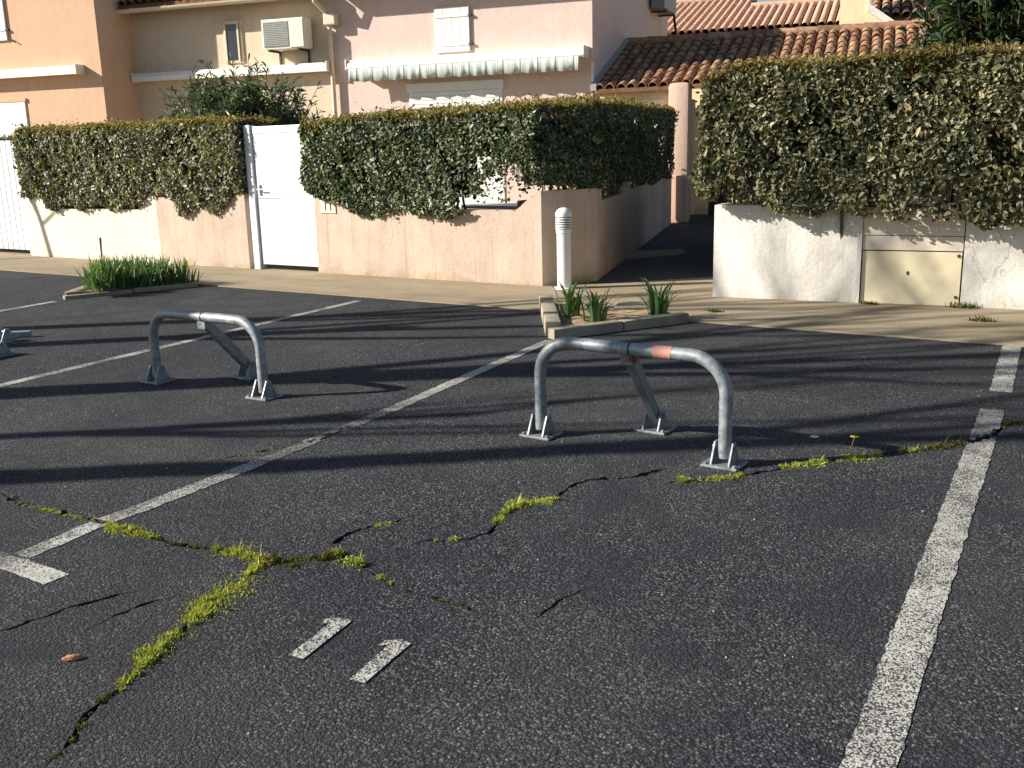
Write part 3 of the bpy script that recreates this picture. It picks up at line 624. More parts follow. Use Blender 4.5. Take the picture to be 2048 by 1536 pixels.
def shrub(name, label, loc, spread, h, nst, per, mat, ln, wd, seed, low=.25, cat='shrub'):
    rng = np.random.default_rng(seed); root = thing(name, label, cat, loc); stems = []
    for i in range(nst):
        a = rng.uniform(0, 2*math.pi); rr = rng.uniform(.05, 1)**.6*spread; hh = h*rng.uniform(.72, 1.0)*(1-.18*(rr/spread)**2)
        x, y = math.cos(a)*rr, math.sin(a)*rr*.7; z0 = 0
        stems.append([(x*.15, y*.15, z0), (x*.35, y*.35, hh*.4), (x*.7, y*.7, hh*.75), (x, y, hh)])
        for k in range(3):
            t_ = rng.uniform(.3, .9); bx, by, bz = x*t_, y*t_, hh*(.3+.6*t_); dx, dy = rng.normal(0, .22, 2)
            stems.append([(bx, by, bz), (bx+dx*.5, by+dy*.5, bz+.16), (bx+dx, by+dy, bz+.28)])
    lanceolate(root, stems, mat, ln, wd, rng, per); return root
shrub('oleander_shrub', 'grey green oleander rising behind the clipped hedge', (-11.85, 11.1, 0), 1.45, 2.95, 150, 24, 'leaf_oleander', .15, .026, 11)
shrub('oleander_shrub', 'thin oleander clump beside the cream house wall', (-13.45, 11.3, 0), .55, 2.80, 22, 16, 'leaf_oleander', .15, .024, 12)
shrub('evergreen_tree', 'dark evergreen tree rising above the tall right hedge', (-1.2, 10.9, 0), 1.05, 3.6, 160, 26, 'leaf_dark', .18, .024, 13, cat='tree')
shrub('evergreen_tree', 'darkest leafy evergreen tree at the end of the tall hedge', (.35, 11.2, 0), 1.35, 3.9, 130, 26, 'leaf_dark', .14, .03, 14, cat='tree')

# ------------------------------------------------------------------ houses (all turned 12 degrees to the footway)
TH = R(12); KX, KY = -8.9, 17.0
def HL(a, b): return (KX+a*math.cos(TH)-b*math.sin(TH), KY+a*math.sin(TH)+b*math.cos(TH), 0)
def boards_shutter(root, a0, a1, z0, z1, name='shutter', y=-.045, k=4):
    s = MB(); s.bbox(a0, a1, y+.012, y+.035, z0, z1, .004); so_ = s.build(name, M['white_paint'], root)
    wv = (a1-a0)/k
    for i in range(k): MB().bbox(a0+wv*i+.003, a0+wv*(i+1)-.003, y, y+.014, z0, z1, .003).build('board', M['white_paint'], so_)
    for z in (z0+.16*(z1-z0), z0+.8*(z1-z0)): MB().box(a0+.02, a1-.02, y-.012, y+.002, z-.02, z+.02).build('brace_bar', M['white_paint'], so_)
    for z in (z0+.16*(z1-z0), z0+.8*(z1-z0)): MB().bbox(a1-.005, a1+.06, y-.01, y+.045, z-.02, z+.02, .004).build('hinge', M['iron'], so_)
def gutter(root, a0, a1, y, z, name='gutter'):
    g = MB(); n = 8; r = .075
    for s_, rr in ((1, r), (1, r-.006)): pass
    vs = []; 
    for x in (a0, a1):
        for i in range(n+1):
            a = math.pi+math.pi*i/n; vs.append((x, y+r*math.cos(a), z+r*math.sin(a)))
        for i in range(n, -1, -1):
            a = math.pi+math.pi*i/n; vs.append((x, y+(r-.008)*math.cos(a), z+(r-.008)*math.sin(a)))
    m = 2*(n+1); fs = [(i, (i+1) % m, m+(i+1) % m, m+i) for i in range(m)]+[tuple(range(m)), tuple(range(2*m-1, m-1, -1))]; g.add(vs, fs)
    go = g.build(name, M['gutter'], root, True)
    for x in np.arange(a0+.4, a1, .9): MB().box(x-.012, x+.012, y-.085, y+.15, z-.004, z+.012).build('bracket', M['gutter'], go)
# pink house
ph = thing('pink_house', 'pink rendered house with a striped awning and white shutter', 'house', HL(0, 0), TH)
MB().box(-5.42, 0, 0, 6.85, 0, 4.75).build('wall', M['pink_house'], ph)
MB().prism([(-.42, 4.60), (3.4, 6.1), (7.25, 4.60), (7.25, 4.72), (3.4, 6.24), (-.42, 4.72)], .12, 'x', -5.55).build('roof', M['tile_under'], ph)
gutter(ph, -5.5, .1, -.47, 4.68)
boards_shutter(ph, -3.15, -2.43, 3.27, 4.09)
# roller shutter door under the awning
rs = MB(); rs.box(-3.78, -1.80, -.02, .02, .05, 2.62); ro = rs.build('roller_shutter', M['white_paint'], ph)
for i in range(9): MB().bbox(-3.72, -1.86, -.034, -.018, 2.54-.075*(i+1)+.004, 2.54-.075*i-.004, .004).build('slat', M['white_paint'], ro)
MB().bbox(-3.82, -1.76, -.06, .0, 2.56, 2.72, .01).build('shutter_box', M['white_paint'], ph)
dsp = MB(); dsp.tube([(-5.56, -.47, 4.62), (-5.56, -.42, 4.35), (-5.44, -.12, 4.12), (-5.44, -.09, 3.9), (-5.44, -.09, .1)], .045, 12); dsp.build('downpipe', M['gutter'], ph, True)
MB().bbox(-5.52, -5.26, -.20, -.02, 3.92, 4.14, .02).build('rain_hopper', M['gutter'], ph)
MB().bbox(-.02, .03, -.035, -.002, 2.45, 2.95, .006).build('conduit', M['white_paint'], ph)
# cream house
ch = thing('cream_house', 'cream rendered house with gutter and a narrow dark window', 'house', HL(-5.42, 0), TH)
MB().box(-5.0, -.003, .004, 6.5, 0, 4.52).build('wall', M['cream_house'], ch)
rf = MB().prism([(-.34, 4.50), (3.4, 5.75), (6.9, 4.5), (6.9, 4.62), (3.4, 5.88), (-.34, 4.60)], -.14, 'x', -5.0).build('roof', M['tile_under'], ch)
gutter(ch, -4.98, -.1, -.40, 4.50)
for k in range(24):                                    # first tile courses along the eave
    x = -4.9+.2*k
    tl = MB(); tl.tube([(0, 0, 0), (0, 1.6, 0)], .088, 12, False)
    tl.build('tile_column', M['tile'], rf, True, (x, -.36, 4.615), (math.atan2(1.25, 3.74), 0, 0))
wn = MB(); wn.bbox(-2.62, -2.16, -.03, .03, 3.32, 4.18, .01); wo = wn.build('window', M['cream_house'], ch)
MB().box(-2.56, -2.22, -.036, -.02, 3.38, 4.12).build('pane', M['glass_dark'], wo)
for a in (-2.56, -2.245): MB().box(a-.02, a+.02, -.055, -.03, 3.36, 4.14).build('frame', M['gutter'], wo)
MB().box(-2.56, -2.22, -.05, -.03, 4.10, 4.15).build('frame', M['gutter'], wo)
# orange house, standing forward of the row
oh = thing('orange_house', 'orange rendered house standing forward of the row', 'house', HL(-10.42, -1.06), TH)
MB().box(-8.5, 0, 0, 8, 0, 6.3).build('wall', M['orange_house'], oh)
MB().prism([(-.4, 6.2), (3.9, 7.8), (8.4, 6.2), (8.4, 6.32), (3.9, 7.94), (-.4, 6.32)], .25, 'x', -8.7).build('roof', M['tile_under'], oh)
boards_shutter(oh, -3.2, -2.42, 3.98, 5.3)
MB().bbox(-3.3, -2.18, -.03, .02, 1.0, 2.68, .008).build('door_shutter', M['white_paint'], oh)
MB().bbox(-3.34, -2.14, -.04, .02, 2.685, 2.76, .006).build('lintel', M['orange_house'], oh)
MB().tube([(-2.36, -.03, 4.02), (-2.28, -.09, 3.98), (-2.2, -.03, 3.92)], .012, 6).build('shutter_stay', M['iron'], oh)
# far house with long tiled roof
bh = thing('far_house', 'far house with a long pale terracotta tiled roof', 'house', HL(0, 9.0), TH)
MB().box(-1.5, 4.6, .25, 8, 0, 4.28).build('wall', M['yellow_house'], bh)
sl_ = math.atan2(.90, 3.0)
rb = MB(); rb.prism([(-.05, 4.24), (3.05, 5.17), (6.5, 4.2)], 4.5, 'x', 1.33); rb.prism([(-.05, 4.24), (4.4, 5.60), (8, 4.3)], 1.329, 'x', -1.6); rbo = rb.build('roof', M['tile_under'], bh)
for k in range(29):
    x = -1.5+.208*k; Lc = 4.55 if x < 1.33 else 3.17
    tm = MB()
    pr_ = []
    for j in range(int(Lc/.34)): pr_ += [((0, j*.34, .003), .086), ((0, j*.34+.335, 0), .080)]
    tm.tube([p for p, _ in pr_], [r_ for _, r_ in pr_], 12, False)
    tm.build('tile_column', M['tile_far'], rbo, True, (x, -.12, 4.27), (sl_, 0, 0))
for x0_, x1_, y_, z_ in ((-1.6, 1.33, 4.4, 5.66), (1.34, 4.5, 3.05, 5.23)): MB().tube([(x0_, y_, z_), (x1_, y_, z_)], .10, 12).build('ridge', M['tile_far'], rbo, True)
# gable house at right, behind the tall hedge
gh_ = thing('gable_house', 'pale yellow gable with a white sloping coping and brown tiles', 'house', HL(4.1, 5.0), TH)
MB().prism([(0, 0), (2.6, 0), (2.6, 2.7), (1.75, 3.2), (.6, 4.05), (.6, 5.2), (0, 5.2)], .3).build('wall', M['yellow_house'], gh_)
MB().prism([(.56, 4.08), (1.80, 3.18), (2.65, 2.70), (2.65, 2.80), (1.84, 3.32), (.60, 4.22)], .36, d0=-.10).build('coping', M['white_wall'], gh_)
rb = MB(); rb.prism([(.36, 3.95), (2.4, 4.9), (2.4, 4.8), (.36, 3.85)], 3.6, 'x', .62); rbo = rb.build('roof', M['tile_under'], gh_)
for k in range(14):
    tm = MB()
    for j in range(5): tm.tube([(0, j*.34, .012), (0, j*.34+.40, -.006)], [.09, .074], 12, False)
    tm.build('tile_column', M['tile'], rbo, True, (.72+.205*k, .30, 3.97), (math.atan2(.95, 2.04), 0, 0))
MB().box(.7, 3.6, .75, 4, 0, 3.9).build('rear_wall', M['cream_house'], gh_)
MB().bbox(.92, 3.4, .45, .62, 3.70, 3.95, .01).build('fascia_box', M['awning_white'], gh_)
for x in (.95, 1.72): MB().box(x-.03, x+.03, .40, .46, 2.4, 3.72).build('post', M['awning_white'], gh_)
# tiled lean-to beside the pink house
sh = thing('tiled_outbuilding', 'low outbuilding with a canal tile roof beside the pink house', 'outbuilding', HL(0, 0), TH)
MB().box(.03, 1.5, .12, 2.4, 0, 2.30).build('wall', M['yellow_house'], sh)
MB().box(.02, 1.62, .06, .2, 2.24, 2.42).build('fascia', M['fascia'], sh)
MB().bbox(.50, 1.30, .07, .12, .9, 2.235, .008).build('white_shutter', M['white_paint'], sh)
MB().bbox(1.46, 1.84, -.22, .16, 0, 2.50, .08).build('corner_pillar', M['pillar'], sh, True)
MB().box(1.9, 9.2, 1.8, 2.2, 0, 3.0).build('rear_wall', M['dark_gap'], sh)  # dark colour stands in for the shade in the gap under the roof
S0, S1 = (-.14, 2.44), (2.5, 3.46); sa = math.atan2(S1[1]-S0[1], S1[0]-S0[0])
ro = MB(); ro.prism([(S0[0], S0[1]-.06), (S1[0], S1[1]-.06), (S1[0], S1[1]-.0), (S0[0], S0[1])], 1.75, 'x', .012)
ro.prism([(-.14, 2.38), (S1[0], S1[1]-.06), (S1[0], S1[1]-.0), (-.14, 2.44)], 6.2, 'x', 1.90)
ro.prism([(-.14, 2.38), (S1[0], S1[1]-.06), (S1[0], S1[1]-.0), (-.14, 2.44)], 1.899, 'x', 1.751)
roo = ro.build('roof', M['tile_under'], sh)
tlm = MB()
n = 10
for s_, rr in ((0, .088), (.42, .072)):
    tlm.v += [(rr*math.cos(math.pi*i/n), s_, rr*math.sin(math.pi*i/n)) for i in range(n+1)]
for s_, rr in ((0, .074), (.42, .058)):
    tlm.v += [(rr*math.cos(math.pi*i/n), s_, rr*math.sin(math.pi*i/n)) for i in range(n+1)]
q = n+1
tlm.f = [(i, i+1, q+i+1, q+i) for i in range(n)]+[(2*q+i, 3*q+i, 3*q+i+1, 2*q+i+1) for i in range(n)]+[(i, 2*q+i, 2*q+i+1, i+1) for i in range(n)]
tlm.mi = [0]*len(tlm.f); tile_me = tlm.mesh('roof_tile', M['tile'], True)
for k in range(31):
    x = .17+.198*k; left = x < 1.75
    for j in range(9):
        jj = j if left or j > 0 else j+.2
        d = jj*.315; 
        if d > 2.55: continue
        y = S0[0]+d*math.cos(sa); z = S0[1]+d*math.sin(sa)+.012
        o = obj('roof_tile', tile_me, roo, (x+random.gauss(0, .006), y+random.gauss(0, .008), z), (sa-.05+random.gauss(0, .012), 0, random.gauss(0, .02)))
    if k > 28: break
for k in range(15): MB().tube([(.05+.42*k, 2.5, 3.49), (.05+.42*k+.45, 2.5, 3.485)], [.11, .095], 12).build('ridge_tile', M['tile'], roo, True)
MB().prism([(-.16, 2.42), (2.5, 3.46), (2.5, 3.58), (-.16, 2.54)], .11, 'x', -.0).build('verge_flashing', M['grille'], roo)

# ------------------------------------------------------------------ awnings
def cassette(name, label, loc_ab, a0, a1, z, valance=False, d=.17):
    r = thing(name, label, 'awning', HL(*loc_ab), TH, 'awnings on the house fronts')
    c = MB(); c.prism([(-d-.02, z-.09), (-d-.02, z+.01), (-d+.03, z+.085), (0, z+.10), (0, z-.08)], a1, 'x', a0); c.build('cassette', M['awning_white'], r)
    for a in (a0, a1): MB().bbox(a-.035 if a == a0 else a+.002, a-.002 if a == a0 else a+.035, -d-.03, .002, z-.10, z+.105, .01).build('end_cap', M['ac_white'], r)
    return r
aw = cassette('striped_awning', 'white awning cassette with a grey striped scalloped valance', (0, 0), -4.98, -.10, 3.12, d=.30)
vl = MB(); nS = 200; a0, a1 = -4.93, -.16; vs = []; fs = []
for i in range(nS+1):
    x = a0+(a1-a0)*i/nS; wv = .012*math.sin(x*18.2)+.006*math.sin(x*41); sc = .022*abs(math.sin((x-a0)*math.pi/.345))
    for j, (zz, f) in enumerate(((3.06, 0), (2.95, .5), (2.775+sc, 1))): vs.append((x, -.335+wv*f-.01*f, zz))
for i in range(nS):
    for j in range(2): k = i*3+j; fs.append((k, k+3, k+4, k+1))
vl.add(vs, fs); vo = vl.build('valance', M['awning_fabric'], aw, True)
md = vo.modifiers.new('thickness', 'SOLIDIFY'); md.thickness = .004
MB().tube([(-5.0, -.32, 3.055), (-.08, -.32, 3.055)], .022, 10).build('front_bar', M['awning_white'], aw, True)
cassette('closed_awning', 'closed white awning cassette low on the cream house', (0, 0), -10.35, -5.52, 3.13, d=.2)
cassette('closed_awning', 'closed white awning cassette on the orange house', (0, -1.06), -14.4, -10.9, 3.27, d=.22)
# ------------------------------------------------------------------ air conditioners
ac = thing('air_conditioner', 'white air conditioner on brackets below the cream house gutter', 'air conditioner', HL(-6.34, 0), TH)
MB().bbox(-.50, .48, -.40, -.08, 3.50, 4.08, .012).build('casing', M['ac_white'], ac)
gr = MB(); gr.bbox(-.46, .13, -.412, -.396, 3.54, 4.03, .005); go = gr.build('grille', M['grille'], ac)
for i in range(14): MB().box(-.455, .125, -.42, -.411, 3.56+i*.034, 3.572+i*.034).build('bar', M['grille'], go)
MB().bbox(.15, .47, -.413, -.398, 3.52, 4.06, .004).build('side_panel', M['ac_white'], ac)
for a in (-.35, .33):
    MB().box(a-.02, a+.02, -.42, 0, 3.455, 3.497).build('bracket', M['iron'], ac); MB().box(a-.02, a+.02, -.03, 0, 3.2, 3.455).build('bracket', M['iron'], ac)
a2 = thing('air_conditioner', 'grey air conditioner high on the side of the pink house', 'air conditioner', HL(0, 5.3), TH)
MB().bbox(.06, .36, -.6, .75, 4.42, 5.1, .012).build('casing', M['grille'], a2)
for b in (-.3, .5): MB().box(.0, .36, b-.02, b+.02, 4.36, 4.40).build('bracket', M['iron'], a2)
MB().tube([(.30, .72, 4.5), (.34, .8, 4.1), (.34, .9, 3.5)], .03, 8).build('pipe', M['rubber'], a2, True)

# ------------------------------------------------------------------ kerbed beds with plants
def kerb_run(root, a, b, wd=.11, h=.12):
    a = Vector(a); b = Vector(b); d = b-a; L = d.length; k = max(1, round(L/.8)); ang = math.atan2(d.y, d.x)
    for i in range(k):
        p = a+d*(i/k); MB().bbox(.004, L/k-.004, -wd/2, wd/2, -.05, h+random.uniform(-.006, .006), .014).build('kerb_stone', M['concrete'], root, True, (p.x, p.y, 0), (0, 0, ang))
def bed(label, apex, right, left, kh=1.0):
    root = thing('kerbed_bed', label, 'planting bed', (*apex, 0), 0, 'triangular kerbed beds'); A = Vector((0, 0)); Rr = Vector(right)-Vector(apex); Ll = Vector(left)-Vector(apex)
    kerb_run(root, A, Rr, .10, .075*kh); kerb_run(root, A+Vector((-.03, .10)), Ll, .12, .11*kh)
    n_ = 12; mb = MB(); vs = []
    for i in range(n_+1):
        for j in range(n_+1):
            u, v = i/n_, j/n_; p = Rr*u*(1)+(Ll-Rr)*v*u; vs.append((p.x, p.y+.04, .045+.02*math.sin(7*u+3*v)*math.sin(9*v)+random.gauss(0, .006)))
    mb.add(vs, [(i*(n_+1)+j, (i+1)*(n_+1)+j, (i+1)*(n_+1)+j+1, i*(n_+1)+j+1) for i in range(n_) for j in range(n_)])
    mb.build('soil', M['bed_soil'], root, True); return root
bed('triangular kerbed bed with three iris clumps at the end of a bay line', (-3.69, 6.34), (-3.06, 7.46), (-4.5, 7.66))
bed('triangular kerbed bed filled with upright green leaves', (-9.40, 6.1), (-8.88, 7.4), (-10.3, 7.5), .55)
def blade(L, wd, lean, k=5):
    V = []; F = []
    for i in range(k+1):
        s = i/k; x = lean*L*s**1.8; z = L*math.sin(min(1, s)*math.pi/2*.95)*(1-.18*lean*s); w_ = wd*.5*(1-s**2.2)*(0.8+.6*s*(1-s)); V += [(x, -w_, z), (x+.15*wd, 0, z-.05*wd), (x, w_, z)]
    for i in range(k):
        for j in (0, 1): a = i*3+j; F.append((a, a+1, a+4, a+3))
    return V, F
def iris(label, loc, n, L, seed, group='iris clumps in the kerbed bed', spread=.09):
    rng = random.Random(seed); r = thing('iris_clump', label, 'plant', loc, 0, group)
    for i in range(n):
        V, F = blade(L*rng.uniform(.5, 1.3), rng.uniform(.022, .042), rng.uniform(.1, .75)); mb = MB(); mb.add(V, F); a = rng.uniform(0, 2*math.pi); rr = rng.uniform(0, spread)
        mb.build('leaf', M['leaf_iris'], r, True, (rr*math.cos(a), rr*math.sin(a), 0), (0, 0, a+rng.gauss(0, .4)))
iris('taller iris clump at the kerb corner beside the bollard light', (-3.93, 7.08, .035), 34, .26, 1)
iris('low spreading iris clump between two others in the bed', (-3.60, 6.90, .035), 36, .23, 2)
iris('iris clump leaning at the right kerb end', (-3.28, 7.42, .035), 32, .27, 3)
def blades_obj(name, P, A, Ls, wd, m, parent, rng):
    n = len(P); nr = rng.normal(size=(n, 3)); nr -= A*(nr*A).sum(1, keepdims=True); nr /= np.linalg.norm(nr, axis=1, keepdims=True); S = np.cross(A, nr)
    L = Ls[:, None]; W = (wd*rng.uniform(.6, 1.3, n))[:, None]*.5
    V = np.stack([P-S*W, P+S*W, P+A*L*.55+S*W*.9+nr*L*.06, P+A*L*.55-S*W*.9+nr*L*.06, P+A*L+nr*L*.22+S*W*.15, P+A*L+nr*L*.22-S*W*.15], 1).reshape(-1, 3)
    k = np.arange(n)[:, None]*6; F = np.concatenate([k+np.array([[0, 1, 2, 3]]), k+np.array([[3, 2, 4, 5]])], 0)
    return obj(name, arr_mesh(name, V, F, M[m]), parent)
rng = np.random.default_rng(31)
gc = thing('leafy_plants', 'dense row of upright green leaves filling the far kerbed bed', 'plants', (-9.40, 6.1, 0))
T = np.array([[.02, .25], [.55, 1.30], [-.85, 1.35]]); k = 900; u, v = rng.uniform(size=(2, k)); s_ = u+v > 1; u[s_] = 1-u[s_]; v[s_] = 1-v[s_]
xy = T[0]+np.outer(u, T[1]-T[0])+np.outer(v, T[2]-T[0]); A = np.column_stack([rng.normal(0, .22, (k, 2)), np.ones(k)]); A /= np.linalg.norm(A, axis=1, keepdims=True)
tag(blades_obj('leaves', np.column_stack([xy, np.full(k, .04)]), A, rng.uniform(.14, .32, k), .024, 'leaf_iris', gc, rng), kind='stuff')
bp = thing('tall_weed', 'taller bright green weed spike at the kerb of the far bed', 'weed', (-9.33, 6.55, .04))
k = 60; P = np.column_stack([rng.normal(0, .05, (k, 2)), rng.uniform(0, .06, k)]); A = np.column_stack([rng.normal(0, .18, (k, 2)), np.ones(k)]); A /= np.linalg.norm(A, axis=1, keepdims=True)
tag(blades_obj('leaves', P, A, rng.uniform(.15, .36, k), .03, 'leaf_bright', bp, rng), kind='stuff')
MB().tube([(0, 0, 0), (.01, 0, .3), (.012, .01, .56)], [.008, .006, .012], 6).build('flower_spike', M['twig'], bp, True)
bp2 = thing('kerb_weed', 'dull green weed tuft spilling over the far kerb', 'weed', (-9.18, 6.42, .1))
k = 70; P = np.column_stack([rng.normal(0, .06, (k, 2)), rng.uniform(-.05, .04, k)]); A = np.column_stack([rng.normal(.15, .3, k), rng.normal(-.3, .3, k), rng.uniform(.3, 1, k)]); A /= np.linalg.norm(A, axis=1, keepdims=True)
tag(blades_obj('leaves', P, A, rng.uniform(.10, .26, k), .022, 'leaf_iris', bp2, rng), kind='stuff')
sl = MB(); sl.prism([(-3.82,7.66),(-3.50,7.78),(-3.62,8.15),(-3.95,8.05)], .03, 'z', -.05)
tag(sl.build('inspection_slab', M['concrete']), 'grey concrete slab set in the footway behind the irises', 'slab')

# ------------------------------------------------------------------ moss and weeds in the cracks
def moss(label, key, s0, s1, wd, dens, hgt, m='moss', name='moss_patch', seed=0, group='moss along the tarmac cracks'):
    rng = np.random.default_rng(seed+50); q = np.array(CLINE[key]); d = np.r_[0, np.cumsum(np.hypot(*np.diff(q, axis=0).T))]; L = d[-1]
    nc = max(3, int((s1-s0)*L/.022)); PX, PY, HH = [], [], []
    for c in range(nc):                                # cushions of very different size along the crack
        s = rng.uniform(s0, s1); e = math.sin((s-s0)/(s1-s0)*math.pi)**.4; r = wd*.5*e*rng.lognormal(-.25, .6); n = int(dens*.022*rng.uniform(.4, 1.5)*(.4+r/wd))
        cx = np.interp(s*L, d, q[:, 0])+rng.normal(0, wd*.16); cy = np.interp(s*L, d, q[:, 1])+rng.normal(0, wd*.16)
        of = rng.normal(0, .55, (n, 2))*r; PX.append(cx+of[:, 0]); PY.append(cy+of[:, 1])
        HH.append(hgt*rng.uniform(.45, 1.25)*rng.uniform(.5, 1.1, n)*(.3+.7*np.exp(-(of**2).sum(1)/(r*.7+1e-6)**2)))
    x = np.concatenate(PX); y = np.concatenate(PY); hh = np.concatenate(HH); n = len(x)
    z = gh(x, y)-.004; bx, by = float(x.mean()), float(y.mean())
    P = np.column_stack([x-bx, y-by, z]); A = np.column_stack([rng.normal(0, .65, (n, 2)), np.ones(n)]); A /= np.linalg.norm(A, axis=1, keepdims=True)
    tall = rng.uniform(size=n) < .02; hh[tall] *= 2.3
    o = blades_obj(name, P, A, hh, .0055, m, None, rng); o.location = (bx, by, 0)
    return tag(o, label, 'moss' if m == 'moss' else 'weeds', group)
moss('widest bright yellow green moss strip below the crack junction', 'c2', .02, .42, 0.092, 17000, 0.024, seed=1)
moss('bright moss strip between the widest strip and a dark crack end', 'c2', .43, .71, 0.058, 12500, 0.022, seed=2)
moss('dark thin weeds at the crack end near the bare tarmac', 'c2', .72, .98, 0.029, 3000, .016, 'weed', 'crack_weeds', 3)
moss('small moss tuft where the crack crosses the white bay line foot', 'c1', .42, .58, 0.05, 10000, 0.024, seed=4)
moss('thin moss film on the crack left of the bay line', 'c1', .1, .38, 0.026, 3200, .012, seed=5)
moss('dry brown weeds in the crack right of the bay line', 'c1', .57, .72, 0.032, 3800, .016, 'weed', 'crack_weeds', 6)
moss('olive moss tuft just left of the crack junction', 'c1', .72, .89, 0.055, 10500, 0.026, seed=7)
moss('dark brown weed mat at the crack junction', 'c1', .86, 1.0, 0.09, 17000, 0.032, 'weed', 'crack_weeds', 8)
moss('ragged green tuft topping the crack junction', 'c4', .0, .2, 0.066, 9500, 0.034, seed=9)
moss('small moss tuft on the crack above the painted bay number', 'c4', .335, .42, .04, 12000, .02, seed=10)
moss('brown thin weeds trailing toward the bay number', 'c4', .48, .98, 0.020, 2000, .012, 'weed', 'crack_weeds', 11)
moss('curved bright moss strip in the middle of the bay', 'c5', .27, .55, 0.058, 12500, 0.024, seed=12)
moss('tiny moss tuft on the short crack above the junction', 'c3', .55, .75, 0.029, 3200, .02, seed=13)
moss('tiny pale weed tuft at the start of the middle crack', 'c5', .05, .13, 0.029, 3200, .03, seed=14)
moss('bright moss strip in front of the rusty barrier foot', 'c6', .02, .17, 0.058, 12500, 0.026, seed=15)
moss('long moss strip beside the dandelion stem', 'c6', .25, .60, 0.055, 10500, 0.026, seed=16)
moss('brown weed mat at the end of the dandelion moss strip', 'c6', .60, .72, 0.051, 6400, .032, 'weed', 'crack_weeds', 17)
moss('green weed tuft beside the broad white line', 'c6', .90, 1.0, 0.051, 6400, .03, 'weed', 'crack_weeds', 18)
moss('thin yellow moss film along the bay line', 'c10', .1, .75, 0.023, 2600, .010, seed=19)
moss('small dry weeds around the short lone crack', 'c7', .5, 1.0, 0.087, 1800, .008, 'weed', 'crack_weeds', 20)
for (x, y, hgt, pm, lb) in ((-1.03, 4.50, .075, 'yellow_petal', 'small yellow dandelion flower on a bent stem by the moss'), (-1.24, 4.60, .02, 'white_petal', 'tiny white flower lying by the barrier shadow')):
    r = thing('small_flower', lb, 'flower', (x, y, 0)); MB().tube([(0, 0, 0), (.012, .0, hgt*.6), (.02, 0, hgt)], .0025, 6).build('stem', M['twig'], r, True)
    fl = MB()
    for i in range(14): a = i/14*2*math.pi; fl.add([(.02, 0, hgt), (.02+.018*math.cos(a-.2), .018*math.sin(a-.2), hgt+.006), (.02+.022*math.cos(a), .022*math.sin(a), hgt+.004), (.02+.018*math.cos(a+.2), .018*math.sin(a+.2), hgt+.006)], [(0, 1, 2, 3)])
    fl.build('petals', M[pm], r)
bm = bmesh.new(); bmesh.ops.create_icosphere(bm, subdivisions=3, radius=1)
for v in bm.verts: v.co = Vector((v.co.x*.026, v.co.y*.012, v.co.z*.009))*(1+.14*math.sin(v.co.x*5+v.co.y*7)+random.gauss(0, .07))
me = bpy.data.meshes.new('broken_tile_chip'); bm.to_mesh(me); bm.free(); me.materials.append(M['stone_red']); me.polygons.foreach_set('use_smooth', [True]*len(me.polygons))
tag(obj('tile_chip', me, None, (-2.47, 1.485, .009), (0, 0, R(48))), 'small reddish chip lying on the tarmac', 'chip')
# small dry weeds at the foot of the white wall and on the footway
for lb, (x, y), sz in (('small dry weed below the left corner of the meter hatch', (-1.93, 8.86), .035), ('dry weed tuft below the right corner of the meter hatch', (-1.20, 8.96), .06), ('brown weed in the footway joint near the white bay line', (-.98, 8.35), .05), ('tiny weed on the footway behind the iris clumps', (-3.0, 7.95), .03)):
    k = 120; P = np.column_stack([rng.normal(0, sz, k), rng.normal(0, sz*.4, k), np.zeros(k)]); A = np.column_stack([rng.normal(0, .7, (k, 2)), np.ones(k)]); A /= np.linalg.norm(A, axis=1, keepdims=True)
    o = blades_obj('dry_weed', P, A, rng.uniform(.3, 1.2, k)*sz, .008, 'weed', None, rng); o.location = (x, y, .010); tag(o, lb, 'weed', 'dry weeds on the footway')
# loose pale grit on the tarmac
rng = np.random.default_rng(77); gv = MB(); ico = bmesh.new(); bmesh.ops.create_icosphere(ico, subdivisions=1, radius=1); iv = np.array([v.co[:] for v in ico.verts]); ifc = np.array([[v.index for v in f.verts] for f in ico.faces]); ico.free()
n = 420; X = rng.uniform(-7, 1, n); Y = rng.uniform(1.0, 7.3, n); S = rng.uniform(.002, .0048, n)*(1+.5*(rng.uniform(size=n) < .05)); V = (iv[None]*S[:, None, None]*rng.uniform(.6, 1.2, (n, 1, 3))+np.column_stack([X, Y, gh(X, Y)+S*.4])[:, None, :]).reshape(-1, 3)
F = (ifc[None]+np.arange(n)[:, None, None]*len(iv)).reshape(-1, 3)
plain('grit', (.30, .28, .24), .9, .2, 0, .5, 40)
tag(obj('loose_grit', arr_mesh('loose_grit', V, F, M['grit'])), 'loose pale grit scattered on the tarmac', 'grit', kind='stuff')

# ------------------------------------------------------------------ garden things seen through the hedge gap
gtb = thing('garden_table', 'white garden table seen through the gap in the green hedge', 'table', (-6.6, 10.6, 0))
MB().bbox(-.7, .7, -.4, .4, .70, .74, .012).build('tabletop', M['white_metal'], gtb)
for x in (-.6, .6):
    for y in (-.32, .32): MB().bbox(x-.025, x+.025, y-.025, y+.025, 0, .70, .006).build('leg', M['white_metal'], gtb)
pt = thing('plant_pot', 'terracotta plant pot seen through the gap in the green hedge', 'pot', (-5.95, 10.0, 0))
MB().lathe([(.15, 0), (.22, .72), (.25, .73), (.25, .82), (.21, .82), (.19, .75)]).build('pot', M['ridge_mortar'], pt, True)
MB().lathe([(.20, .74), (.19, .77)]).build('soil', M['soil'], pt, True)

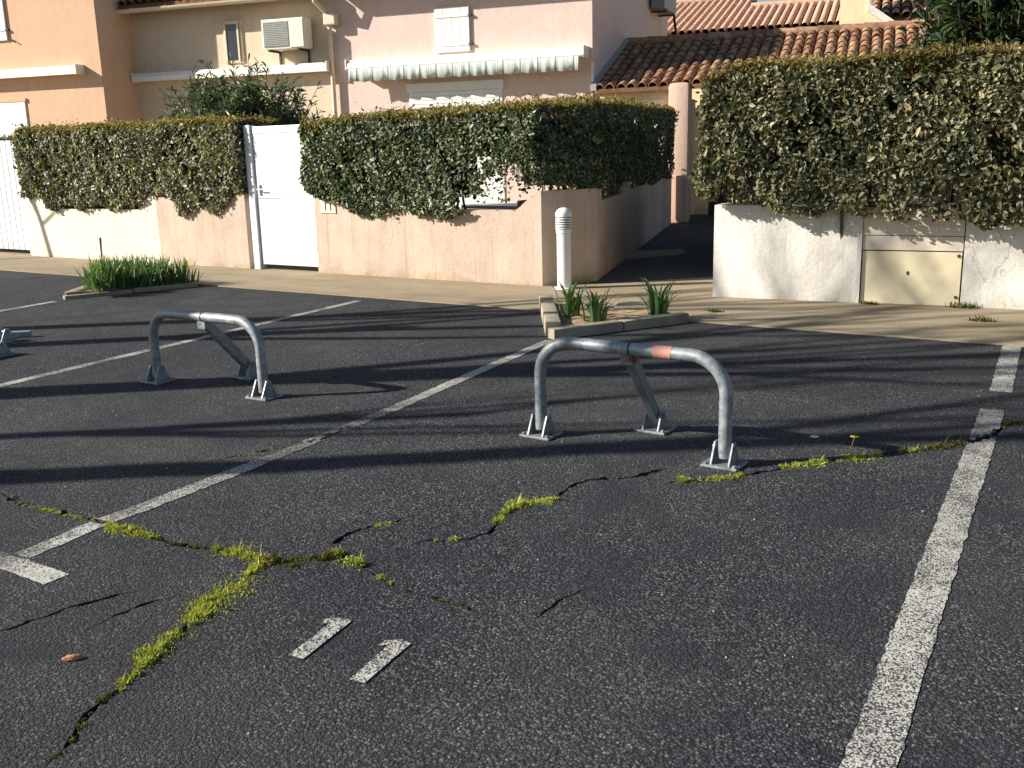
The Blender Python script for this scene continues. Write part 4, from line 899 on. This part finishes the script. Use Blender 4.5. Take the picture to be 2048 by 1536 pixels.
# ------------------------------------------------------------------ bare trees left of the car park (their shadows cross the bays)
def bare_tree(label, loc, h, r0, seed, lean=(0, 0), first=.45, nl=5, depth=3, spread=.5):
    rng = random.Random(seed); root = thing('bare_tree', label, 'tree', loc, 0, 'bare trees beside the car park'); tk = MB(); br = MB()
    p = Vector((0, 0, -.05)); pts_ = [p.copy()]; rs = [r0*1.25]; N_ = 8
    for i in range(1, N_+1):
        s = i/N_; pts_.append(Vector((lean[0]*s*h*first+rng.gauss(0, .03), lean[1]*s*h*first+rng.gauss(0, .03), h*first*s))); rs.append(r0*(1-.35*s))
    tk.tube(pts_, rs, 10); tk.build('trunk', M['bark'], root, True)
    def grow(p, d, L, r, lev):
        q = [p.copy()]; rr = [r]; c = p.copy(); dd = d.copy()
        for i in range(4):
            dd = (dd+Vector((rng.gauss(0, .10), rng.gauss(0, .10), .10))).normalized(); c = c+dd*L/4; q.append(c.copy()); rr.append(r*(1-.6*(i+1)/4))
        br.tube(q, rr, 6)
        if lev == 0: return
        for k in range(3):
            i = rng.choice([2, 3, 4]); e = (dd+Vector((rng.gauss(0, spread), rng.gauss(0, spread), rng.gauss(.1, .25)))).normalized(); grow(q[i], e, L*rng.uniform(.5, .75), max(.006, rr[i]*.7), lev-1)
    for k in range(nl):
        a = k/nl*2*math.pi+rng.uniform(-.5, .5); i = rng.choice([6, 7, 8]); d = Vector((math.cos(a)*spread*1.2, math.sin(a)*spread*1.2, 1)).normalized(); grow(pts_[i], d, h*(1-first)*rng.uniform(.5, .75), rs[i]*.6, depth)
    br.build('branches', M['bark'], root, True); return root
bare_tree('bare tree with a straight trunk at the car park edge', (-9.0, -1.35, 0), 8.5, .15, 3, first=.55, spread=.3)
bare_tree('thin bare tree beside the straight one', (-9.95, -1.15, 0), 7.5, .085, 21, first=.6, spread=.25)
bare_tree('thick bare tree beside the next bay', (-10.3, -.05, 0), 9, .21, 5, first=.5, lean=(.02, .01), spread=.3)
bare_tree('slender bare tree beyond the folded barrier', (-11.5, 1.0, 0), 8.5, .15, 8, first=.5, lean=(-.02, .03), spread=.3)
bare_tree('bare tree furthest along the car park edge', (-12.6, 1.3, 0), 8.5, .14, 23, first=.55, spread=.3)
bare_tree('bare young tree leaning by the footway', (-16.1, 6.28, 0), 5.4, .05, 9, first=.63, lean=(-.38, .0), nl=4, depth=1, spread=.55)
